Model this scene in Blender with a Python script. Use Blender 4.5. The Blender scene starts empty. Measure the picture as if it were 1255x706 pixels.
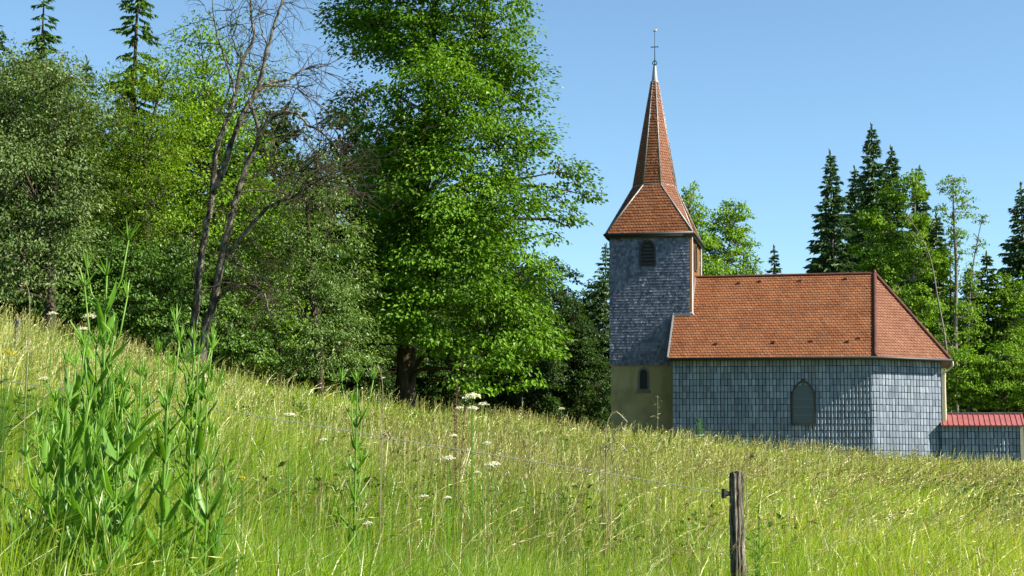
import bpy, math
import numpy as np
from mathutils import Matrix, Vector

# ------------------------------------------------------------------ camera, sky, sun, exposure
EYE = 1.6
F = 1900.0                                   # focal length in photo pixels (1255 wide)
PITCH, ROLL = math.radians(7.146), math.radians(0.56)
scene = bpy.context.scene
cam_data = bpy.data.cameras.new('camera')
cam = bpy.data.objects.new('camera', cam_data)
scene.collection.objects.link(cam)
cam_data.sensor_width = 36.0
cam_data.lens = 36.0 * F / 1255.0
cam_data.clip_start = 0.1
cam_data.clip_end = 5000.0
_f = np.array([0, math.cos(PITCH), math.sin(PITCH)])
_u = np.array([0, -math.sin(PITCH), math.cos(PITCH)])
_x = np.array([1.0, 0, 0])
CX = math.cos(ROLL) * _x + math.sin(ROLL) * _u
CY = -math.sin(ROLL) * _x + math.cos(ROLL) * _u
cam.matrix_world = Matrix(((CX[0], CY[0], -_f[0], 0), (CX[1], CY[1], -_f[1], 0), (CX[2], CY[2], -_f[2], EYE), (0, 0, 0, 1)))
scene.camera = cam

SUN_E = math.radians(37.5)
SUN_H = np.array([0.9545, -0.2984]); SUN_H /= np.linalg.norm(SUN_H)   # horizontal direction towards the sun
world = bpy.data.worlds.new('World')
scene.world = world
world.use_nodes = True
wn = world.node_tree
bg = wn.nodes['Background']
sky = wn.nodes.new('ShaderNodeTexSky')
sky.sky_type = 'NISHITA'
sky.sun_disc = False
sky.sun_elevation = SUN_E
sky.sun_rotation = math.atan2(SUN_H[0], SUN_H[1])
sky.altitude = 0
sky.air_density = 0.8
sky.dust_density = 0.05
sky.ozone_density = 1.9
tint = wn.nodes.new('ShaderNodeMix'); tint.data_type = 'RGBA'; tint.blend_type = 'MULTIPLY'
tint.inputs[0].default_value = 1.0
tint.inputs[7].default_value = (0.95, 1.08, 1.03, 1)
wn.links.new(sky.outputs[0], tint.inputs[6]); wn.links.new(tint.outputs[2], bg.inputs[0])
bg.inputs[1].default_value = 0.07
sun_data = bpy.data.lights.new('sun', 'SUN')
sun = bpy.data.objects.new('sun', sun_data)
scene.collection.objects.link(sun)
sun_data.energy = 5.0
sun_data.angle = math.radians(0.5)
sun_data.color = (1.0, 0.92, 0.76)
sd = Vector((SUN_H[0] * math.cos(SUN_E), SUN_H[1] * math.cos(SUN_E), math.sin(SUN_E)))
sun.rotation_euler = sd.to_track_quat('Z', 'Y').to_euler()
scene.view_settings.view_transform = 'Standard'
scene.view_settings.look = 'None'
scene.view_settings.gamma = 1.0
scene.view_settings.exposure = 1.55
cy = scene.cycles
cy.max_bounces = 6
cy.diffuse_bounces = 3
cy.glossy_bounces = 2
cy.transmission_bounces = 4
cy.transparent_max_bounces = 4
cy.use_denoising = True
cy.sample_clamp_indirect = 6

# ------------------------------------------------------------------ helpers
COL = scene.collection
RNG = np.random.default_rng(7)


def ray(px, py):
    xc, yc = (px - 627.5) / F, -(py - 353.0) / F
    return CX * xc + CY * yc + _f


def at(px, py, Y):
    """world point on the photo ray (px, py) at depth Y"""
    d = ray(px, py)
    d = d * (Y / d[1])
    return np.array([d[0], d[1], d[2] + EYE])


SU = np.array([-.60, -.33, -.2, -.067, .01, .065, .144, .234, .33, .6])
SS = np.array([.180, .124, .092, .0640, .0540, .0470, .0405, .0330, .0280, .020])


def ground(x, y):
    """height of the meadow"""
    x = np.asarray(x, float); y = np.asarray(y, float)
    ye = np.sqrt(np.maximum(y, 0) ** 2 + 9.0)
    u = np.clip(x / np.maximum(ye, 5.0), -.6, .6)
    yy = np.where(y > 0, np.minimum(y, 60 + 22 * np.tanh((y - 60) / 22)), 0.35 * y)
    z = np.interp(u, SU, SS) * yy
    z = z + 0.10 * np.sin(x * .61 + 1.3) * np.sin(y * .43) * np.clip(y / 12, 0, 1) + 0.05 * np.sin(x * 1.7) * np.sin(y * 1.3 + .5)
    return z


def mesh_from(name, V, polys, mats, parent=None, midx=None, rnd=None, smooth=False):
    """polys: list of int arrays of shape (n, k)"""
    me = bpy.data.meshes.new(name)
    V = np.asarray(V, np.float32)
    me.vertices.add(len(V))
    me.vertices.foreach_set('co', V.ravel())
    loops = np.concatenate([np.asarray(p, np.int32).ravel() for p in polys])
    totals = np.concatenate([np.full(len(p), np.asarray(p).shape[1], np.int32) for p in polys])
    starts = np.concatenate([[0], np.cumsum(totals)[:-1]]).astype(np.int32)
    me.loops.add(len(loops))
    me.loops.foreach_set('vertex_index', loops)
    me.polygons.add(len(totals))
    me.polygons.foreach_set('loop_start', starts)
    me.polygons.foreach_set('loop_total', totals)
    if not isinstance(mats, (list, tuple)):
        mats = [mats]
    for m in mats:
        me.materials.append(m)
    if midx is not None:
        me.polygons.foreach_set('material_index', np.asarray(midx, np.int32))
    me.polygons.foreach_set('use_smooth', np.full(len(totals), bool(smooth)))
    me.update(calc_edges=True)
    if rnd is not None:
        a = me.attributes.new('rnd', 'FLOAT', 'POINT')
        a.data.foreach_set('value', np.asarray(rnd, np.float32))
    o = bpy.data.objects.new(name, me)
    COL.objects.link(o)
    if parent is not None:
        o.parent = parent
    return o


class MB:
    """collects shapes into one mesh"""
    def __init__(self):
        self.V = []; self.P = {}; self.n = 0; self.M = {}

    def add(self, V, polys, m=0):
        V = np.asarray(V, float).reshape(-1, 3)
        for p in polys:
            p = np.asarray(p, int)
            if p.ndim == 1:
                p = p[None]
            k = p.shape[1]
            self.P.setdefault(k, []).append(p + self.n)
            self.M.setdefault(k, []).append(np.full(len(p), m))
        self.V.append(V); self.n += len(V)
        return self

    def poly(self, pts, m=0):
        return self.add(pts, [np.arange(len(pts))], m)

    def box(self, a, b, m=0):
        x0, y0, z0 = a; x1, y1, z1 = b
        V = [(x0, y0, z0), (x1, y0, z0), (x1, y1, z0), (x0, y1, z0), (x0, y0, z1), (x1, y0, z1), (x1, y1, z1), (x0, y1, z1)]
        return self.add(V, [[(0, 3, 2, 1), (4, 5, 6, 7), (0, 1, 5, 4), (1, 2, 6, 5), (2, 3, 7, 6), (3, 0, 4, 7)]], m)

    def bar(self, p, q, w, h, m=0, up=(0, 0, 1)):
        p = np.asarray(p, float); q = np.asarray(q, float)
        d = q - p; d /= np.linalg.norm(d)
        s = np.cross(d, up); s /= (np.linalg.norm(s) + 1e-9); t = np.cross(s, d)
        V = [e + s * i * w / 2 + t * j * h / 2 for e in (p, q) for i, j in ((-1, -1), (1, -1), (1, 1), (-1, 1))]
        return self.add(V, [[(0, 1, 2, 3), (7, 6, 5, 4), (0, 4, 5, 1), (1, 5, 6, 2), (2, 6, 7, 3), (3, 7, 4, 0)]], m)

    def tube(self, pts, r, n=6, m=0, cap=True):
        V, Q = tube_np(pts, r, n)
        self.add(V, [Q], m)
        if cap:
            k = len(pts)
            self.P.setdefault(n, []).append(np.array([np.arange(n)[::-1] + self.n - len(V), np.arange(n) + self.n - n]))
            self.M.setdefault(n, []).append(np.full(2, m))
        return self

    def build(self, name, mats, parent=None, smooth=False):
        V = np.concatenate(self.V)
        ks = list(self.P)
        polys = [np.concatenate(self.P[k]) for k in ks]
        midx = np.concatenate([np.concatenate(self.M[k]) for k in ks])
        return mesh_from(name, V, polys, mats, parent, midx, smooth=smooth)


def tube_np(pts, r, n=6):
    pts = np.asarray(pts, float); k = len(pts)
    r = np.broadcast_to(np.asarray(r, float), (k,))
    d = np.gradient(pts, axis=0)
    d /= np.linalg.norm(d, axis=1, keepdims=True) + 1e-9
    ref = np.array([0.31, 0.9, 0.2]) if abs(d[0][2]) > .6 else np.array([0.02, 0.05, 1.0])
    s = np.cross(d, ref); s /= np.linalg.norm(s, axis=1, keepdims=True) + 1e-9
    t = np.cross(d, s)
    an = np.arange(n) * 2 * np.pi / n
    V = pts[:, None] + r[:, None, None] * (np.cos(an)[None, :, None] * s[:, None] + np.sin(an)[None, :, None] * t[:, None])
    i = np.arange(k - 1)[:, None] * n; j = np.arange(n)[None]
    Q = np.stack([i + j, i + (j + 1) % n, i + n + (j + 1) % n, i + n + j], -1).reshape(-1, 4)
    return V.reshape(-1, 3), Q


def thing(name, label, cat, loc=(0, 0, 0), rz=0.0, group=None):
    o = bpy.data.objects.new(name, None)
    o.empty_display_size = 0.3
    COL.objects.link(o)
    o.location = loc; o.rotation_euler = (0, 0, rz)
    tag(o, label, cat, group)
    return o


def tag(o, label, cat, group=None):
    o['label'] = label; o['category'] = cat
    if group:
        o['group'] = group
    return o


def spline(pts, per=6):
    """Catmull-Rom through points"""
    p = np.asarray(pts, float)
    p = np.vstack([2 * p[0] - p[1], p, 2 * p[-1] - p[-2]])
    out = []
    for i in range(1, len(p) - 2):
        for t in np.linspace(0, 1, per, endpoint=False):
            a, b, c, d = p[i - 1:i + 3]
            out.append(.5 * (2 * b + (c - a) * t + (2 * a - 5 * b + 4 * c - d) * t * t + (3 * b - a - 3 * c + d) * t ** 3))
    out.append(p[-2])
    return np.array(out)


def unit(v):
    v = np.asarray(v, float)
    return v / (np.linalg.norm(v, axis=-1, keepdims=True) + 1e-9)


# ------------------------------------------------------------------ materials
def nt(name):
    m = bpy.data.materials.new(name)
    m.use_nodes = True
    t = m.node_tree
    for n in list(t.nodes):
        t.nodes.remove(n)
    out = t.nodes.new('ShaderNodeOutputMaterial')
    return m, t, out


def N(t, kind, **kw):
    n = t.nodes.new(kind)
    for k, v in kw.items():
        setattr(n, k, v)
    return n


def ramp(t, fac, stops):
    r = N(t, 'ShaderNodeValToRGB')
    e = r.color_ramp.elements
    while len(e) < len(stops):
        e.new(0.5)
    for i, (p, c) in enumerate(stops):
        e[i].position = p; e[i].color = (*c, 1)
    t.links.new(fac, r.inputs[0])
    return r.outputs[0]


def noise(t, scale, detail=4, rough=.55, coord='Object', vscale=None):
    tc = N(t, 'ShaderNodeTexCoord')
    src = tc.outputs[coord]
    if vscale:
        mp = N(t, 'ShaderNodeMapping')
        mp.inputs['Scale'].default_value = vscale
        t.links.new(src, mp.inputs[0]); src = mp.outputs[0]
    n = N(t, 'ShaderNodeTexNoise')
    n.inputs['Scale'].default_value = scale
    n.inputs['Detail'].default_value = detail
    n.inputs['Roughness'].default_value = rough
    t.links.new(src, n.inputs['Vector'])
    return n.outputs['Fac']


def mixc(t, fac, a, b, mode='MIX'):
    m = N(t, 'ShaderNodeMix', data_type='RGBA', blend_type=mode)
    for s, v in ((m.inputs[0], fac), (m.inputs[6], a), (m.inputs[7], b)):
        if hasattr(v, 'is_linked') or hasattr(v, 'links'):
            t.links.new(v, s)
        else:
            s.default_value = v if isinstance(v, (int, float)) else (*v, 1)
    return m.outputs[2]


def surf(name, stops, scale=3, rough=.7, metal=0.0, spec=.3, bump=0.0, bump_scale=20, island=0.0, vscale=None, streak=None):
    """general surface: noise ramp, per-piece random tint, bump"""
    m, t, out = nt(name)
    p = N(t, 'ShaderNodeBsdfPrincipled')
    f = noise(t, scale, 5, .6, vscale=vscale)
    if island:
        g = N(t, 'ShaderNodeNewGeometry')
        mm = N(t, 'ShaderNodeMath', operation='MULTIPLY_ADD')
        t.links.new(g.outputs['Random Per Island'], mm.inputs[0])
        mm.inputs[1].default_value = island
        ad = N(t, 'ShaderNodeMath', operation='MULTIPLY_ADD')
        t.links.new(f, ad.inputs[0]); ad.inputs[1].default_value = 1.0; ad.inputs[2].default_value = -island / 2
        t.links.new(ad.outputs[0], mm.inputs[2])
        f = mm.outputs[0]
    c = ramp(t, f, stops)
    if streak:                                   # weathering: runs and lichen patches with a shape of their own
        amt, tint, sc_, vs = streak
        k = N(t, 'ShaderNodeMapRange'); k.inputs[1].default_value = .52; k.inputs[2].default_value = .78; k.inputs[4].default_value = amt
        t.links.new(noise(t, sc_, 5, .65, vscale=vs), k.inputs[0])
        c = mixc(t, k.outputs[0], c, tint)
    t.links.new(c, p.inputs['Base Color'])
    p.inputs['Roughness'].default_value = rough
    p.inputs['Metallic'].default_value = metal
    p.inputs['Specular IOR Level'].default_value = spec
    if bump:
        b = N(t, 'ShaderNodeBump')
        b.inputs['Strength'].default_value = bump
        b.inputs['Distance'].default_value = .02
        t.links.new(noise(t, bump_scale, 6, .65, vscale=vscale), b.inputs['Height'])
        t.links.new(b.outputs[0], p.inputs['Normal'])
    t.links.new(p.outputs[0], out.inputs[0])
    return m


def leaf_mat(name, dark, mid, light, trans=.42, gloss=.02, patch=.35, patch_scale=.35, rough=.45):
    m, t, out = nt(name)
    at_ = N(t, 'ShaderNodeAttribute', attribute_name='rnd')
    nz = noise(t, patch_scale, 3, .5, coord='Object')
    a = N(t, 'ShaderNodeMath', operation='MULTIPLY_ADD')
    t.links.new(nz, a.inputs[0]); a.inputs[1].default_value = patch * 2; a.inputs[2].default_value = -patch
    b = N(t, 'ShaderNodeMath', operation='ADD')
    t.links.new(a.outputs[0], b.inputs[0]); t.links.new(at_.outputs['Fac'], b.inputs[1])
    c = ramp(t, b.outputs[0], [(0.0, dark), (.5, mid), (1.0, light)])
    df = N(t, 'ShaderNodeBsdfDiffuse'); tr = N(t, 'ShaderNodeBsdfTranslucent'); gl = N(t, 'ShaderNodeBsdfGlossy')
    gl.inputs['Roughness'].default_value = rough
    t.links.new(c, df.inputs[0])
    yel = mixc(t, 1.0, c, (1.25, 1.15, .45), 'MULTIPLY')
    t.links.new(yel, tr.inputs[0])
    m1 = N(t, 'ShaderNodeMixShader'); m1.inputs[0].default_value = trans
    t.links.new(df.outputs[0], m1.inputs[1]); t.links.new(tr.outputs[0], m1.inputs[2])
    m2 = N(t, 'ShaderNodeMixShader'); m2.inputs[0].default_value = gloss
    t.links.new(m1.outputs[0], m2.inputs[1]); t.links.new(gl.outputs[0], m2.inputs[2])
    t.links.new(m2.outputs[0], out.inputs[0])
    return m


MAT = {}
MAT['tile'] = surf('terracotta_tiles', [(.05, (0.0867, 0.0330, 0.0179)), (.4, (0.1683, 0.0660, 0.0315)), (.7, (0.2193, 0.0935, 0.0462)), (1, (0.2550, 0.1375, 0.0788))], .9, .85, spec=.1, island=.24, bump=.3, bump_scale=30, streak=(.55, (.13, .075, .05), 1.1, (1.6, .5, .5)))
MAT['tile_sunlit'] = surf('sunlit_tiles', [(.1, (0.1224, 0.0540, 0.0324)), (.45, (0.1728, 0.0756, 0.0468)), (.8, (0.2016, 0.0972, 0.0634)), (1, (0.2232, 0.1224, 0.0864))], 1.3, .8, spec=.15, island=.35, bump=.3, bump_scale=30)  # sunlight put into the colour, for roof faces turned to the sun
MAT['hip_tile'] = surf('hip_tiles', [(.2, (.05, .016, .012)), (.6, (.10, .03, .02)), (1, (.16, .06, .04))], 3, .8, island=.3)
MAT['zinc'] = surf('zinc_shingles', [(.1, (0.0963, 0.1232, 0.1667)), (.5, (0.1766, 0.2184, 0.2868)), (.85, (0.2890, 0.3360, 0.4202)), (1, (0.3961, 0.4368, 0.5336))], 1.6, .55, spec=.3, island=.4, vscale=(1, 1, .45), streak=(.5, (0.1236, 0.1300, 0.1187), 1.4, (1.5450, 1.5000, 0.2850)))
MAT['backing'] = surf('shadow_gap_backing', [(.2, (0.0120, 0.0160, 0.0208)), (.8, (0.0240, 0.0288, 0.0336))], 3, .8)  # dark underlayer; near-black also puts shadow lines into the gaps between plates
MAT['slate'] = surf('tower_shingles', [(.1, (0.0513, 0.0613, 0.0961)), (.5, (0.1110, 0.1258, 0.1847)), (.9, (0.2134, 0.2296, 0.2982)), (1, (0.3245, 0.3232, 0.3752))], 2.2, .5, spec=.4, island=.55)
MAT['plaster'] = surf('lime_render', [(.2, (0.2168, 0.1834, 0.1001)), (.5, (0.3168, 0.2668, 0.1501)), (.8, (0.4002, 0.3418, 0.2084))], 1.2, .9, spec=.15, bump=.35, bump_scale=14, streak=(.6, (.09, .085, .06), 1.1, (1.4, 1.4, .45)))
MAT['flash'] = surf('zinc_flashing', [(.2, (0.1650, 0.1725, 0.1800)), (.8, (0.2550, 0.2550, 0.2550))], 4, .5, metal=.2, spec=.4)
MAT['gutter'] = surf('gutter_metal', [(.2, (0.0250, 0.0300, 0.0340)), (.8, (0.0500, 0.0550, 0.0575))], 4, .5, metal=.3, spec=.4)
MAT['soffit'] = surf('brown_soffit_boards', [(.2, (.10, .05, .025)), (.8, (.2, .11, .055))], 4, .7, vscale=(1, 8, 1))
MAT['plank'] = surf('weathered_planks', [(.2, (.12, .05, .018)), (.6, (.22, .105, .04)), (1, (.28, .15, .065))], 3, .75, vscale=(6, 6, .5), island=.3)
MAT['cream'] = surf('cream_paint', [(.2, (.42, .37, .26)), (.8, (.5, .46, .35))], 4, .6)
MAT['pale_pipe'] = surf('pale_pipe', [(.2, (.36, .35, .34)), (.8, (.45, .44, .42))], 4, .5)
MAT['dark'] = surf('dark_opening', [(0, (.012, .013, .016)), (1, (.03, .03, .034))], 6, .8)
MAT['slat'] = surf('louver_slats', [(0, (0.0250, 0.0275, 0.0300)), (1, (0.0550, 0.0550, 0.0600))], 6, .7)
MAT['frame'] = surf('dark_window_frame', [(0, (.03, .027, .025)), (1, (.06, .055, .05))], 6, .6)
MAT['glass'] = surf('leaded_glass', [(0, (.055, .072, .085)), (1, (.10, .122, .14))], 9, .5, spec=.25)
MAT['lead'] = surf('window_bars', [(0, (.17, .205, .23)), (1, (.26, .29, .315))], 6, .6)
MAT['redmetal'] = surf('red_roof_sheet', [(.2, (.22, .055, .055)), (.8, (.31, .105, .10))], 2, .55, spec=.3, streak=(.6, (.24, .13, .12), 2.5, (2.5, .7, .7)))
MAT['iron'] = surf('wrought_iron', [(0, (.015, .016, .018)), (1, (.04, .04, .042))], 8, .5, metal=.6)
MAT['gilt'] = surf('worn_gilt', [(0, (.45, .4, .28)), (1, (.6, .55, .4))], 8, .4, metal=.6)
MAT['oldwood'] = surf('grey_post_wood', [(.3, (0.0180, 0.0150, 0.0120)), (.45, (0.0750, 0.0660, 0.0525)), (.58, (0.2250, 0.2025, 0.1650)), (.75, (0.4200, 0.3900, 0.3300))], 9, .95, spec=.05, bump=1.0, bump_scale=16, vscale=(6, 6, .8))
MAT['bark'] = surf('dark_bark', [(.25, (0.0188, 0.0150, 0.0112)), (.55, (0.0525, 0.0428, 0.0315)), (.85, (0.1200, 0.1013, 0.0750))], 4, .95, spec=.1, bump=1, bump_scale=10, vscale=(3, 3, .6))
MAT['deadbark'] = surf('grey_dead_bark', [(.36, (.020, .017, .013)), (.48, (.065, .056, .045)), (.60, (.16, .145, .12)), (.8, (.33, .315, .28))], 3, .95, spec=.1, bump=1, bump_scale=12, vscale=(2.5, 2.5, 1.0))
MAT['palebark'] = surf('pale_birch_bark', [(.25, (0.0560, 0.0504, 0.0392)), (.5, (0.1512, 0.1400, 0.1120)), (.85, (0.2520, 0.2408, 0.2072))], 4, .9, spec=.1, vscale=(2, 2, 2))
MAT['wire'] = surf('fence_wire', [(0, (.2, .21, .2)), (1, (.42, .42, .40))], 60, .6)
MAT['stone'] = surf('stone', [(.2, (.09, .085, .085)), (.8, (.17, .16, .155))], 6, .9)

# leaves
MAT['maple'] = leaf_mat('maple_leaves', (0.0452, 0.1010, 0.0058), (0.0905, 0.2021, 0.0117), (0.1617, 0.2972, 0.0194), .3, .015)
MAT['lime'] = leaf_mat('fresh_green_leaves', (0.0624, 0.1298, 0.0071), (0.1328, 0.2596, 0.0144), (0.2109, 0.3605, 0.0264), .3, .015)
MAT['yellowgreen'] = leaf_mat('yellow_green_leaves', (0.0564, 0.1089, 0.0052), (0.1221, 0.2176, 0.0103), (0.1973, 0.3156, 0.0185), .3, .015)
MAT['greygreen'] = leaf_mat('grey_green_leaves', (0.0464, 0.0851, 0.0203), (0.1013, 0.1620, 0.0439), (0.1899, 0.2633, 0.0929), .3, .02)
MAT['willow'] = leaf_mat('willow_leaves', (0.0488, 0.1006, 0.0155), (0.1050, 0.1878, 0.0333), (0.1819, 0.2816, 0.0665), .3, .03)
MAT['shrub'] = leaf_mat('shrub_leaves', (0.0334, 0.0750, 0.0102), (0.0664, 0.1437, 0.0185), (0.1331, 0.2373, 0.0360), .3, .02)
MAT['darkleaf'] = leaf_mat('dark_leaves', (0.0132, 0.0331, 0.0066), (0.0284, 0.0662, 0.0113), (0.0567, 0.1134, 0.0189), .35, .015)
MAT['spruce'] = leaf_mat('spruce_needles', (0.0376, 0.0825, 0.0305), (0.0784, 0.1509, 0.0564), (0.1570, 0.2607, 0.0941), .2, .02)
MAT['larch'] = leaf_mat('fresh_spruce_needles', (0.0393, 0.0942, 0.0189), (0.0785, 0.1727, 0.0314), (0.1413, 0.2590, 0.0471), .3, .02)
MAT['teasel'] = leaf_mat('teasel_leaves', (0.0535, 0.1497, 0.0118), (0.0980, 0.2395, 0.0196), (0.1604, 0.3195, 0.0353), .45, .03, patch_scale=2)
MAT['herb'] = leaf_mat('herb_leaves', (0.0255, 0.0638, 0.0085), (0.0510, 0.1062, 0.0170), (0.0935, 0.1615, 0.0298), .4, .02, patch_scale=.5)
MAT['youngspruce'] = leaf_mat('young_spruce_needles', (.035, .075, .014), (.07, .125, .022), (.11, .18, .035), .3, .02)
MAT['umbel'] = leaf_mat('white_florets', (0.5143, 0.5143, 0.4675), (0.6732, 0.6732, 0.6358), (0.7948, 0.7948, 0.7667), .3, .02, patch=.1)
MAT['yellow'] = leaf_mat('yellow_petals', (0.4400, 0.3360, 0.0080), (0.5600, 0.4400, 0.0120), (0.6400, 0.5440, 0.0240), .3, .03, patch=.1)
MAT['dryherb'] = leaf_mat('dry_stems', (0.0600, 0.0300, 0.0180), (0.1200, 0.0660, 0.0360), (0.2280, 0.1620, 0.0960), .2, .03)
MAT['straw'] = leaf_mat('straw', (0.1550, 0.1364, 0.0682), (0.2480, 0.2232, 0.1240), (0.3596, 0.3286, 0.2232), .3, .04)


def grass_mat(name, near, far, trans=.45):
    """blade colour by blade and by broad patches of the meadow"""
    m, t, out = nt(name)
    at_ = N(t, 'ShaderNodeAttribute', attribute_name='rnd')
    nz = noise(t, .3, 5, .62)
    a = N(t, 'ShaderNodeMath', operation='MULTIPLY_ADD')
    t.links.new(nz, a.inputs[0]); a.inputs[1].default_value = .95; a.inputs[2].default_value = -.475
    b = N(t, 'ShaderNodeMath', operation='ADD'); t.links.new(a.outputs[0], b.inputs[0]); t.links.new(at_.outputs['Fac'], b.inputs[1])
    c = ramp(t, b.outputs[0], near)
    df = N(t, 'ShaderNodeBsdfDiffuse'); tr = N(t, 'ShaderNodeBsdfTranslucent'); gl = N(t, 'ShaderNodeBsdfGlossy')
    gl.inputs['Roughness'].default_value = .4
    t.links.new(c, df.inputs[0]); t.links.new(mixc(t, 1.0, c, (1.2, 1.1, .5), 'MULTIPLY'), tr.inputs[0])
    m1 = N(t, 'ShaderNodeMixShader'); m1.inputs[0].default_value = trans
    t.links.new(df.outputs[0], m1.inputs[1]); t.links.new(tr.outputs[0], m1.inputs[2])
    m2 = N(t, 'ShaderNodeMixShader'); m2.inputs[0].default_value = .05
    t.links.new(m1.outputs[0], m2.inputs[1]); t.links.new(gl.outputs[0], m2.inputs[2])
    t.links.new(m2.outputs[0], out.inputs[0])
    return m


MAT['grass'] = grass_mat('meadow_blades', [(0, (0.1049, 0.2152, 0.0065)), (.4, (0.2191, 0.3589, 0.0123)), (.72, (0.3619, 0.4451, 0.0244)), (.9, (0.5335, 0.5024, 0.0571)), (1, (0.6859, 0.5168, 0.1059))], None, .55)
MAT['seed'] = grass_mat('seed_heads', [(0, (0.1620, 0.0840, 0.0517)), (.3, (0.2381, 0.2455, 0.0549)), (.65, (0.3033, 0.3347, 0.0862)), (1, (0.4980, 0.4797, 0.1883))], None, .35)
MAT['soil'] = surf('meadow_ground', [(.2, (0.0390, 0.0468, 0.0109)), (.5, (0.0663, 0.0858, 0.0172)), (.8, (0.1014, 0.1092, 0.0273))], .6, .95, spec=.1, bump=.5, bump_scale=5)

# ------------------------------------------------------------------ the setting: ground sheet
gx = np.unique(np.concatenate([np.linspace(-1500, -90, 12), np.linspace(-90, 90, 181), np.linspace(90, 1500, 12)]))
gy = np.unique(np.concatenate([np.linspace(-300, -10, 8), np.linspace(-10, 110, 161), np.linspace(110, 2500, 14)]))
GX, GY = np.meshgrid(gx, gy)
GZ = ground(GX, GY)
nx, ny = len(gx), len(gy)
i = (np.arange(ny - 1)[:, None] * nx + np.arange(nx - 1)[None]).ravel()
og = mesh_from('ground', np.stack([GX, GY, GZ], -1).reshape(-1, 3), [np.stack([i, i + 1, i + nx + 1, i + nx], -1)], MAT['soil'], smooth=True)
og['kind'] = 'structure'

# ------------------------------------------------------------------ the chapel
B = math.radians(13.38)
CHX, CHY = 16.123, 69.007
Rv = np.array([math.cos(B), -math.sin(B)]); Nv = np.array([math.sin(B), math.cos(B)])
CHZ = float(ground(CHX - 4 * Rv[0], CHY - 4 * Rv[1]))
Z = lambda z: z + EYE - CHZ                     # fitted heights are above the eye
W, L, OH = 7.25, 8.95, 0.41
PHI, S = math.radians(30.8), 3.475
ZE, ZR = Z(5.688), Z(9.918)
F1 = np.array([S * math.cos(PHI), S * math.sin(PHI)]); F2 = np.array([F1[0], W - F1[1]])
APEX = np.array([0.15, W / 2, ZR])
BASE = -1.2
TC = np.array([-10.27, W / 2]); TH = 1.915
TZE, TZS, TZT = Z(11.848), Z(14.387), Z(20.555)
TZM = Z(5.62)

chapel = thing('chapel', 'small chapel with slate-blue shingled walls, red tiled roof and pointed spire on the meadow crest', 'chapel', (CHX, CHY, CHZ), -B)


def in_poly(P, poly):
    x, y = P[:, 0], P[:, 1]; r = np.zeros(len(P), bool); n = len(poly)
    for k in range(n):
        x0, y0 = poly[k]; x1, y1 = poly[(k + 1) % n]
        c = ((y0 > y) != (y1 > y)) & (x < (x1 - x0) * (y - y0) / (y1 - y0 + 1e-12) + x0)
        r ^= c
    return r


def shingle_wall(mb, p0, p1, z0, z1, cw, rh, mode, skip=None, rng=RNG, m=0):
    """small lapped plates on the wall p0 -> p1 (local xy, outward = right-hand side of travel)"""
    p0 = np.asarray(p0, float); p1 = np.asarray(p1, float)
    d = p1 - p0; ln = np.linalg.norm(d); d /= ln; o = np.array([d[1], -d[0]])
    nc = max(1, int(round(ln / cw))); nr = max(1, int(round((z1 - z0) / rh)))
    cw = ln / nc; rh = (z1 - z0) / nr
    jj, ii = np.meshgrid(np.arange(nr), np.arange(-1, nc + 1), indexing='ij')
    jj = jj.ravel(); ii = ii.ravel().astype(float)
    lap = 1.12 if mode == 'slate' else .915
    if mode == 'slate':
        off = np.where(jj % 2 == 0, 0, .5)
        u0 = np.clip((ii + off + rng.normal(0, .04, len(ii))) * cw, 0, ln); u1 = np.clip((ii + off + 1 + rng.normal(0, .04, len(ii))) * cw - .006, 0, ln)
    else:
        jit = rng.normal(0, .03, len(ii)) * cw
        u0 = np.clip(ii * cw + jit, 0, ln); u1 = np.clip((ii + 1) * cw + jit - .034, 0, ln)
    k = (u1 - u0) > .02
    u0, u1, jj = u0[k], u1[k], jj[k]
    w0 = z0 + jj * rh + rng.normal(0, .02, len(jj)) * rh; w1 = z0 + (jj + lap) * rh
    w1 = np.minimum(w1, z1)
    if skip is not None:
        c = np.stack([(u0 + u1) / 2, (w0 + z0 + (jj + 1) * rh) / 2], -1)
        k = ~skip(c); u0, u1, w0, w1 = u0[k], u1[k], w0[k], w1[k]
    n = len(u0)
    if mode == 'slate':
        ty = rng.normal(.001, .0048, n); tp = .020 + np.abs(rng.normal(0, .006, n))
        prof = [(0, 0), (1, 0)]
        hb = [tp - ty, tp + ty]; ht = [.003 + 0 * ty, .003 + 0 * ty]
        us = [u0, u1]
    else:
        um = u0 + (u1 - u0) * (.76 + rng.normal(0, .03, n))
        tp = .012 + np.abs(rng.normal(0, .004, n))
        hb = [tp + .002, tp + .012 + rng.normal(0, .002, n), tp - .006]; ht = [.004 + 0 * tp, .015 + 0 * tp, -.002 + 0 * tp]
        us = [u0, um, u1]
    q = len(us)
    V = []
    for u, h in zip(us, hb):
        V.append(np.concatenate([p0[None] + u[:, None] * d + h[:, None] * o, w0[:, None]], 1))
    for u, h in zip(us, ht):
        V.append(np.concatenate([p0[None] + u[:, None] * d + h[:, None] * o, w1[:, None]], 1))
    for u in us:                                # bottom edge back to the wall
        V.append(np.concatenate([p0[None] + u[:, None] * d - .004 * o, w0[:, None] + .004], 1))
    V = np.stack(V, 1)                          # n, 3q, 3
    base = np.arange(n)[:, None] * 3 * q
    quads = []
    for a in range(q - 1):
        quads.append(base + np.array([a, a + 1, q + a + 1, q + a]))
        quads.append(base + np.array([2 * q + a, 2 * q + a + 1, a + 1, a]))
    quads.append(base + np.array([2 * q, 0, q, q]) if False else base + np.array([q - 1, 3 * q - 1, 3 * q - 1, 2 * q - 1])[:4]) if False else None
    mb.add(V.reshape(-1, 3), [np.concatenate([x for x in quads if x is not None])], m)


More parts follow.
